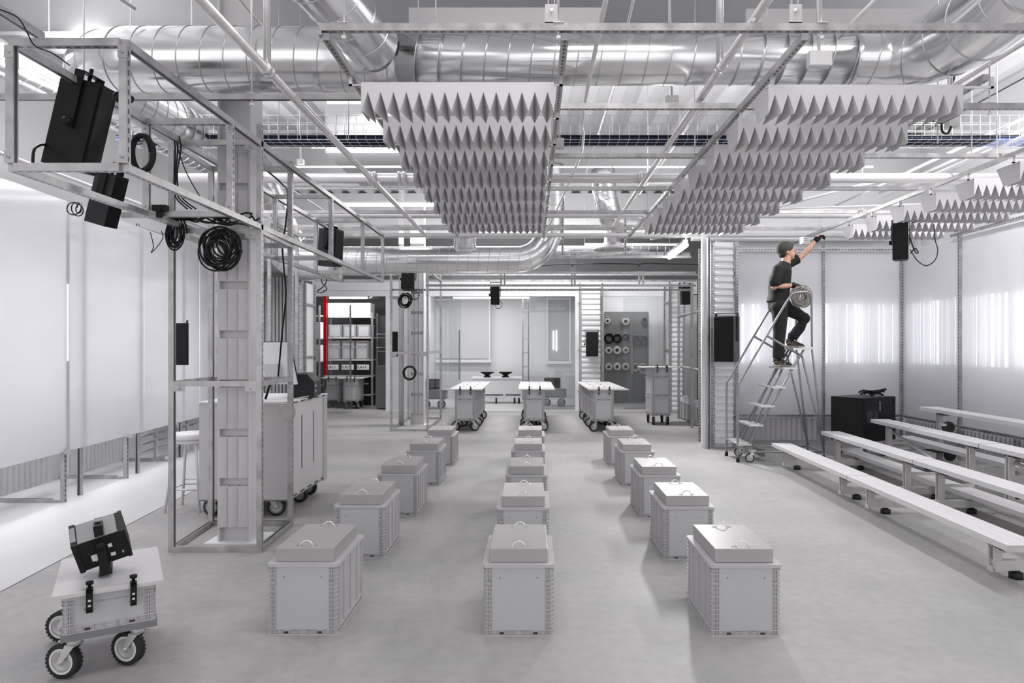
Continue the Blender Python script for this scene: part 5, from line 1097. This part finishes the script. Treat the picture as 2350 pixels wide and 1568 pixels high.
# ------------------------------------------------------------------ bleachers
def BX(x, y): return x + (y - 7.0) * .025
def bleacher(ya, yb, label, name='bleacher'):
    r = E(name, (4.5, (ya + yb) / 2, 0), label, 'bleacher')
    def plank(x, z, w=.25):
        m = MB(); t = .045
        P4 = lambda y: [(BX(x, y), y, z - t), (BX(x + w, y), y, z - t), (BX(x + w, y), y, z), (BX(x, y), y, z)]
        A, B = P4(ya), P4(yb); m.q(A); m.q(B[::-1])
        for i in range(4): j = (i + 1) % 4; m.q([A[j], A[i], B[i], B[j]])
        for k in range(1, 5):   # extrusion grooves
            xx = x + w * k / 5; m.q([(BX(xx - .0015, ya), ya + .01, z + .0006), (BX(xx + .0015, ya), ya + .01, z + .0006), (BX(xx + .0015, yb), yb - .01, z + .0006), (BX(xx - .0015, yb), yb - .01, z + .0006)], 1)
        m.box(BX(x, ya) - .002, BX(x + w, ya) + .002, ya - .004, ya, z - t, z, 1); return m
    rows = [(3.24, .30), (3.92, .463), (4.60, .628), (5.27, .80)]
    for x, z in rows: plank(x, z).build('seat_plank', ['alu', 'alu_leg'], r, world=True)
    for x, z in ((4.24, .20), (4.95, .40)): plank(x, z, .22).build('foot_plank', ['alu', 'alu_leg'], r, world=True)
    for yy in (ya + .24, yb - .36):
        m = MB(); m.box(BX(3.30, yy), BX(5.6, yy), yy - .025, yy + .025, .06, .13); m.build('base_beam', 'alu_leg', r, world=True)
        for x, z in rows:
            m = MB(); xx = BX(x + .08, yy); m.box(xx - .03, xx + .03, yy + .026, yy + .04, .07, z - .045); m.box(xx - .03, xx + .03, yy - .02, yy - .01, .07, z - .045); m.box(xx - .03, xx + .03, yy - .02, yy + .04, z - .075, z - .045); m.box(xx - .04, xx - .036 + .0, yy - .02, yy + .04, .05, .09)
            m.build('leg', 'alu_leg', r, world=True)
            m = MB(); m.box(xx + .03, xx + .34, yy + .01, yy + .03, z * .48 + .03, z * .48 + .06); m.build('brace', 'alu_leg', r, world=True)
            m = MB(); m.q([(xx - .08, yy - .03, z - .046), (xx + .1, yy - .03, z - .046), (xx + .06, yy - .12, z - .075), (xx - .04, yy - .12, z - .075)]); m.build('gusset', 'mid_grey', r, world=True)
        for xx in (3.46, 4.3, 5.2): m = MB(); m.lathe([(0, 0), (.045, 0), (.045, .04), (.03, .04), (.02, .06), (0, .06)], (BX(xx, yy), yy, 0), 'z', 14); m.build('rubber_foot', 'dark_grey', r, world=True)
    m = MB(); m.tube([(BX(4.72, yb - .36), yb - .36, .50), (BX(4.72, ya + .24), ya + .24, .12)], .022, 6); m.build('diagonal_brace', 'alu_leg', r, world=True)
    m = MB(); m.tube([(BX(4.74, yb - .33), yb - .33, .27), (BX(5.5, yb - .33), yb - .33, .27)], .02, 6); m.build('diagonal_brace', 'alu_leg', r, world=True)
bleacher(7.04, 9.39, 'far aluminium bench stand, its end by the black subwoofer and ladder')
bleacher(4.56, 7.02, 'near aluminium bench stand running to the right edge of the picture')
# ------------------------------------------------------------------ subwoofer
sw = E('subwoofer', (4.73, 9.72, 0), 'big black subwoofer cabinet on casters behind the benches', 'subwoofer', rz=R(32))
m = MB(); m.box(0, .37, 0, .52, .25, .885); m.box(.378, .80, .003, .517, .25, .88); m.box(.365, .38, .005, .515, .255, .875); m.box(-.004, 0, .02, .5, .28, .86, 1); m.box(.0, .8, 0, .52, .885, .888, 2)
for x in (.04, .76): m.box(x - .02, x + .02, -.004, 0, .80, .845, 1); m.box(x - .01, x + .01, -.006, -.004, .81, .835, 0)
m.box(.07, .22, -.002, .0, .53, .70, 3); m.box(.25, .34, -.002, 0, .53, .70, 3)
m.build('subwoofer_body', ['black_gloss', 'black_soft', 'dark_grey', 'slot'], sw)
MB().lathe([(0, .80), (.05, .80), (.055, .82), (.055, .84), (0, .85)], (0, 0, 0), 'x', 16).build('side_knob', 'black', sw).location = (0, .2, .77)
def tx(s, sz, loc):
    o = text(s, sz, (0, 0, 0), 'lettering', 'paper', None); o.parent = sw; o.location = loc; o.rotation_euler = (R(90), R(90), 0); o['label'] = 'white upright lettering'
tx('ADAMSON', .03, (.392, -.003, .76)); tx('IS 219', .02, (.392, -.003, .49))
for (x, y) in ((.08, .09), (.72, .09), (.08, .44), (.72, .44)): caster_parts(sw, x, y, .25, r=.085, rz=R(60 if y < .2 else 100))
m = MB(); c = Vector((5.0, 10.15, .9))
for k in range(9): a = c + Vector((random.uniform(-.12, .1), random.uniform(-.08, .08), random.uniform(0, .05))); m.tube(smooth_path([a, a + Vector((.08, random.uniform(-.06, .06), .03)), a + Vector((.18, random.uniform(-.06, .06), .01))], 5), .014, 6)
m.tube([c + Vector((.05, 0, .04)), c + Vector((.22, -.1, .10))], .018, 6); m.build('strap', 'black_soft', world=True, label='crumpled black strap lying on top of the subwoofer', cat='strap')
# furniture dolly wheel behind benches
m = MB(); m.lathe([(0, -.02), (.06, -.02), (.075, -.015), (.075, .015), (.06, .02), (0, .02)], P(2176, 981, 8.6), 'y', 20); m.bc(P(2164, 975, 8.6), (.06, .05, .03), 1); m.build('spare_caster', ['tyre', 'bright_steel'], world=True, label='black wheel standing out behind the upper benches', cat='caster')
m = MB(); m.lathe([(0, -.02), (.06, -.02), (.075, -.015), (.075, .015), (.06, .02), (0, .02)], P(2180, 1045, 8.9), 'y', 20); m.bc(P(2164, 1035, 8.9), (.3, .25, .02), 1); m.build('floor_dolly', ['tyre', 'dark_grey'], world=True, label='low dark dolly wheel under the benches right of the subwoofer', cat='dolly')
# ------------------------------------------------------------------ rolling ladder
ld = E('rolling_ladder', (3.5, 9.88, 0), 'grey steel rolling ladder with handrails that the man stands on', 'ladder')
NY, FY = 9.60, 10.16; TR = .0155
def LT(name, pts, r=TR, m_='ladder_steel'):
    m = MB(); m.tube(pts, r, 8); return m.build(name, m_, ld, world=True)
steps = [(2.985, .262), (3.15, .53), (3.31, .797), (3.47, 1.064), (3.63, 1.333)]
for Y, s in ((NY, 1), (FY, -1)):
    LT('handrail', smooth_path([(2.90, Y, .05), (2.90, Y, .6), (2.905, Y, 1.05), (2.96, Y, 1.18), (3.3, Y, 1.77), (3.62, Y, 2.31), (3.68, Y, 2.37), (3.76, Y, 2.39), (3.86, Y, 2.39), (3.92, Y, 2.36), (3.935, Y, 2.28), (3.94, Y, 1.62)], 5))
    LT('mid_rail', [(3.315, Y, 1.775), (3.80, Y, 1.49)])
    LT('rear_leg', [(3.94, Y, 1.60), (4.11, Y, .14)]); LT('rear_leg', [(3.80, Y, 1.50), (4.11, Y, .18)])
    LT('stringer', [(2.98, Y - s * -.0, .12), (3.83, Y, 1.59)]); LT('stringer', [(3.08, Y + s * .16, .28), (3.72, Y + s * .16, 1.59)])
    LT('base_rail', [(2.90, Y, .14), (4.11, Y, .14)])
    m = MB(); m.lathe([(0, 0), (.026, 0), (.022, .06), (0, .06)], (2.90, Y, 0), 'z', 10); m.build('rubber_foot', 'black', ld, world=True)
    m = MB(); m.lathe([(0, 0), (.026, 0), (.022, .06), (0, .13)], (4.11, Y, 0), 'z', 10); m.build('rubber_foot', 'black', ld, world=True)
LT('base_rail', [(4.11, NY, .14), (4.11, FY, .14)]); LT('base_rail', [(3.3, NY, .14), (3.3, FY, .14)]); LT('base_rail', [(2.90, NY, .25), (2.90, FY, .25)])
for x, z in steps: MB().box(x - .09, x + .10, NY - .02, FY + .02, z - .025, z).build('step', 'tread', ld, world=True)
MB().box(3.62 + .05, 3.94, NY - .02, FY + .02, 1.58, 1.605).build('platform', 'tread', ld, world=True)
for y in (NY + .02, FY - .02): caster_parts(ld, 3.10 - 3.5, y - 9.88 - .03, .17, r=.062, rz=R(80), w=.03)
m = MB(); m.box(3.26, 3.32, NY + .1, FY - .1, .06, .17); m.build('lock_pedal', 'mid_grey', ld, world=True)
# ------------------------------------------------------------------ the man on the ladder
def remesh(o, vox, sm=2):
    r_ = o.modifiers.new('r', 'REMESH'); r_.mode = 'VOXEL'; r_.voxel_size = vox; r_.use_smooth_shade = True
    if sm: s_ = o.modifiers.new('s', 'SMOOTH'); s_.iterations = sm * (7 if vox > .0085 else 1); s_.factor = .5
    return o
PY_ = 9.88
def V(x, z, y=0.0): return Vector((x, PY_ + y, z))
def pv(px, py, y=0.0): return P(px, py, PY_ + y)
hipN, hipF = pv(1789, 704, -.09), pv(1794, 702, .09)
kneeS, ankS = pv(1789, 765, -.08), pv(1787, 820, -.08)          # straight leg (near)
kneeB, ankB = pv(1845, 731, .09), pv(1816, 775, .10)            # bent leg
shN, shF = pv(1787, 620, -.17), pv(1806, 606, .17)
elN, wrN = pv(1777, 659, -.20), pv(1819, 655, -.12)
elF, wrF = pv(1840, 588, .18), pv(1872, 552, .14)
neck0, neck1 = pv(1802, 607, 0), pv(1805, 592, 0)
head = pv(1804, 578.5, 0)
# body
m = MB()
m.tube([pv(1790, 704), pv(1789, 680), pv(1788, 655), pv(1794, 625), pv(1799, 606)], [.085, .08, .088, .09, .055], 16, sx=[(1.3, 1), (1.2, 1), (1.3, 1), (1.5, .9), (1.1, 1)])
m.tube([neck0, neck1, head], [.072, .064, .06], 12)
Hm = Matrix.Rotation(R(12), 4, 'Y').to_3x3() @ Matrix.Rotation(0, 3, 'X')
Hr = Matrix.Rotation(R(-12), 4, 'Y') @ Matrix.Scale(1.12, 4)
def hp(x, y, z): return head + Hr @ Vector((x, y, z))
m.ell(hp(0, 0, .02), (.098, .077, .108), 20, 14, M=Hr); m.ell(hp(.045, 0, -.045), (.055, .058, .06), 16, 10, M=Hr)
m.ell(hp(.066, 0, -.09), (.026, .03, .022), 12, 8, M=Hr)
m.tube([hp(.088, 0, .03), hp(.108, 0, -.002), hp(.128, 0, -.018), hp(.098, 0, -.034)], [.010, .013, .015, .010], 8)       # nose
m.ell(hp(.096, 0, -.05), (.012, .022, .006), 10, 6, M=Hr); m.ell(hp(.094, 0, -.062), (.012, .02, .007), 10, 6, M=Hr)       # lips
for s in (-1, 1):
    m.ell(hp(-.008, s * .076, -.005), (.018, .009, .03), 10, 8, M=Hr)      # ear
    m.ell(hp(.083, s * .034, .022), (.012, .015, .011), 10, 8, M=Hr); m.ell(hp(.087, s * .033, .042), (.012, .02, .006), 10, 6, M=Hr)
m.ell(elN, (.043, .043, .043), 12, 8); m.ell(elF, (.04, .04, .04), 12, 8); m.tube([shN, elN, pv(1800, 657, -.17), wrN], [.052, .042, .04, .027], 12); m.tube([shF, elF, pv(1856, 572, .16), wrF], [.052, .042, .040, .027], 12)
def hand(mb, w, d, up, thick=.015, L=.09, curl=.6, spread=.012):
    d = d.normalized(); up = (up - d * up.dot(d)).normalized(); s_ = d.cross(up)
    mb.tube([w, w + d * .045, w + d * .09], [.03, .04, .038], 10, sx=[(.6, 1), (.5, 1), (.5, 1)])
    for k in range(4):
        o_ = s_ * (-.03 + .02 * k); ln = (.062, .075, .07, .055)[k]; a = w + d * .085 + o_; b_ = a + d * ln * .45 - up * ln * curl * .25; c_ = b_ + d * ln * .3 * (1 - curl) - up * ln * .4 * curl; e_ = c_ - d * ln * .25 * curl - up * ln * .3 * curl
        mb.tube([a, b_, c_, e_], [.0105, .0095, .009, .0075], 8)
    a = w + d * .03 - s_ * .033; mb.tube([a, a + d * .03 - s_ * .02 - up * .012, a + d * .055 - s_ * .012 - up * .032], [.013, .011, .009], 8)
hand(m, wrN, (pv(1836, 655, -.08) - wrN), Vector((0, -.2, 1)), curl=.9); hand(m, wrF, (pv(1885, 541, .12) - wrF), Vector((-.4, 0, 1)), curl=.95)
for h_, k_, a_ in ((hipN, kneeS, ankS), (hipF, kneeB, ankB)): m.tube([h_, k_, a_], [.085, .056, .038], 14)
for a_, t_ in ((ankS, 0), (ankB, 0)): m.tube([a_, a_ + Vector((-.01, 0, -.06)), a_ + Vector((.06, 0, -.1)), a_ + Vector((.11, 0, -.115))], [.036, .032, .024, .016], 10)
pr_ = m.build('person', 'skin', world=True, label='man in black t-shirt and cap on the ladder, reaching up with a gloved hand', cat='person')
remesh(pr_, .0075, 1)
def cloth(mb, name, mats, vox, label=None, rm=True):
    o = mb.build(name, mats, pr_, world=True, label=label)
    if rm: remesh(o, vox, 2)
    return o
# t-shirt
m = MB(); pt = [pv(1783, 698), pv(1787, 680), pv(1788, 660), pv(1790, 640), pv(1796, 620), pv(1802, 603)]
m.tube(pt, [.150, .142, .146, .150, .135, .078], 20, sx=[(1.2, 1.03), (1.2, 1.02), (1.2, 1.02), (1.25, 1.0), (1.4, .9), (1.2, 1.0)])
for c_, r_ in ((shN + Vector((0, .03, 0)), .085), (shF + Vector((0, -.03, 0)), .082), (pv(1777, 648, -.2), .078)): m.ell(c_, (r_, r_, r_), 14, 10)
m.tube([shN + Vector((.03, .05, .02)), shN, pv(1781, 640, -.2), pv(1777, 653, -.2)], [.07, .085, .08, .082], 14); m.tube([shF + Vector((-.02, -.05, 0)), shF, pv(1822, 598, .18), pv(1831, 593, .18)], [.075, .085, .078, .08], 14)
cloth(m, 't_shirt', 'cloth', .0095, 'black t-shirt')
# trousers
m = MB(); m.tube([pv(1784, 690), pv(1786, 706), pv(1790, 720)], [.135, .14, .10], 18, sx=[(1.15, 1), (1.2, 1), (1.1, 1)])
for c_, r_ in ((hipN, .125), (hipF, .125), (kneeS, .088), (kneeB, .088), (pv(1777, 703, 0), .085)): m.ell(c_, (r_, r_, r_), 16, 10)
m.tube([hipN + Vector((0, .01, .03)), pv(1790, 730, -.085), kneeS, pv(1787, 790, -.08), pv(1786, 822, -.08)], [.115, .108, .088, .082, .08], 16)
m.tube([hipF + Vector((0, 0, 0)), pv(1818, 714, .09), kneeB + Vector((.0, 0, .0)), pv(1836, 752, .095), pv(1818, 775, .10)], [.115, .102, .084, .076, .074], 16)
cloth(m, 'trousers', 'denim', .009, 'black jeans')
m = MB(); [m.tube([a_ + Vector((0, 0, .06)), a_ + Vector((-.01, 0, -.05))], .047, 12) for a_ in (ankS, ankB)]; cloth(m, 'socks', 'cloth', .008, rm=False)
# cap and hair
m = MB(); m.ell(hp(-.012, 0, .045), (.112, .092, .092), 22, 12, M=Hr @ Matrix.Rotation(R(-8), 4, 'Y')); cp = m
cp.tube([hp(.07, 0, .072), hp(.13, 0, .088), hp(.178, 0, .095)], [.07, .066, .045], 16, sx=[(.14, 1), (.13, 1), (.12, 1)]); cp.ell(hp(-.02, 0, .138), (.01, .01, .006), 8, 5)
cloth(m, 'cap', 'cap', .0055, 'dark olive baseball cap')
m = MB(); m.ell(hp(-.045, 0, -.01), (.062, .074, .06), 16, 10, M=Hr); cloth(m, 'hair', 'hair', .006)
m = MB(); [m.ell(hp(.0925, s * .033, .023), (.004, .006, .0045), 8, 6, M=Hr) for s in (-1, 1)]; m.build('eyes', 'black', pr_, world=True)
# gloves
m = MB(); hand(m, wrN, (pv(1836, 655, -.08) - wrN), Vector((0, -.2, 1)), curl=.9); m.tube([wrN - Vector((.02, 0, 0)), wrN + Vector((.03, .0, 0))], [.034, .038], 12)
n0 = len(m.v); c0 = sum(m.v, Vector()) / n0
gl = m.build('glove', 'black', pr_, world=True, label='black work glove'); 
m = MB(); hand(m, wrF, (pv(1885, 541, .12) - wrF), Vector((-.4, 0, 1)), curl=.95); m.tube([wrF - (wrF - elF).normalized() * .01, wrF + (wrF - elF).normalized() * .04], [.034, .038], 12)
gl2 = m.build('glove', 'black', pr_, world=True, label='black work glove')
for q_ in (gl, gl2): remesh(q_, .0045, 0); dsp = q_.modifiers.new('d', 'DISPLACE'); dsp.strength = .006; dsp.mid_level = 0
m = MB(); m.tube([wrN + Vector((-.035, 0, 0)), wrN + Vector((-.01, 0, 0))], .036, 12); m.build('wristband', 'yellow', pr_, world=True, label='yellow wristband')
m = MB(); m.ell(pv(1879, 543, .05), (.01, .012, .008), 8, 6); m.build('glove_tab', 'red', pr_, world=True)
# shoes
for a_, floor_ in ((ankS, 1.333), (ankB, 1.605)):
    m = MB(); x, y = a_.x, a_.y; z = floor_ + .004
    m.tube([(x - .075, y, z + .018), (x, y, z + .016), (x + .10, y, z + .015), (x + .19, y, z + .022)], [.036, .04, .046, .032], 14, sx=[(.5, 1), (.42, 1), (.36, 1), (.45, 1)])
    so = m.build('shoe_sole', 'sole', pr_, world=True, label='pale rubber sole')
    m = MB(); m.tube([(x - .06, y, z + .065), (x - .01, y, z + .075), (x + .07, y, z + .055), (x + .15, y, z + .036), (x + .185, y, z + .03)], [.038, .047, .042, .032, .02], 14, sx=[(1, .9), (1.15, .9), (.95, 1), (.75, 1.15), (.6, 1.3)])
    m.tube([(x - .03, y, z + .06), (x - .035, y, z + .13)], [.045, .043], 12)
    sh_ = m.build('shoe', 'shoe', pr_, world=True, label='brown and tan trainer')
    m = MB()
    for k in range(4):
        xx = x + .005 + k * .03; m.tube([(xx - .02, y - .046, z + .03), (xx, y - .044 + .004 * k, z + .06 - .008 * k), (xx + .01, y - .02, z + .112 - .017 * k)], .0045, 5)
    m.tube([(x - .08, y - .035, z + .05), (x - .05, y - .043, z + .075), (x - .02, y - .044, z + .05)], .006, 5); m.build('shoe_stripe', 'shoe_tan', pr_, world=True)
# rope coil in his hand
c = P(1838, 680, 9.72); m = coil(c, .095, .006, 30, 21, squash=1.05, jit=.38, ppt=22, spread=.05); m.build('cable_coil', 'grey_cord', world=True, label='thick coil of beige-grey cord held in the gloved hand of the man', cat='cable coil')
m = MB(); M_ = Matrix.Translation(P(1852, 552, 9.9)) @ Matrix.Rotation(R(14), 4, 'Z'); m.T = M_; m.box(-.09, .02, -.04, .04, -.05, .04, 0)
for k in range(3): m.box(-.08, .0, -.043, -.04, -.035 + .025 * k, -.03 + .025 * k, 1)
m.build('cable_clamp', ['bright_steel', 'dark_grey'], world=True, label='metal fitting under the rail the man is working on', cat='fitting')
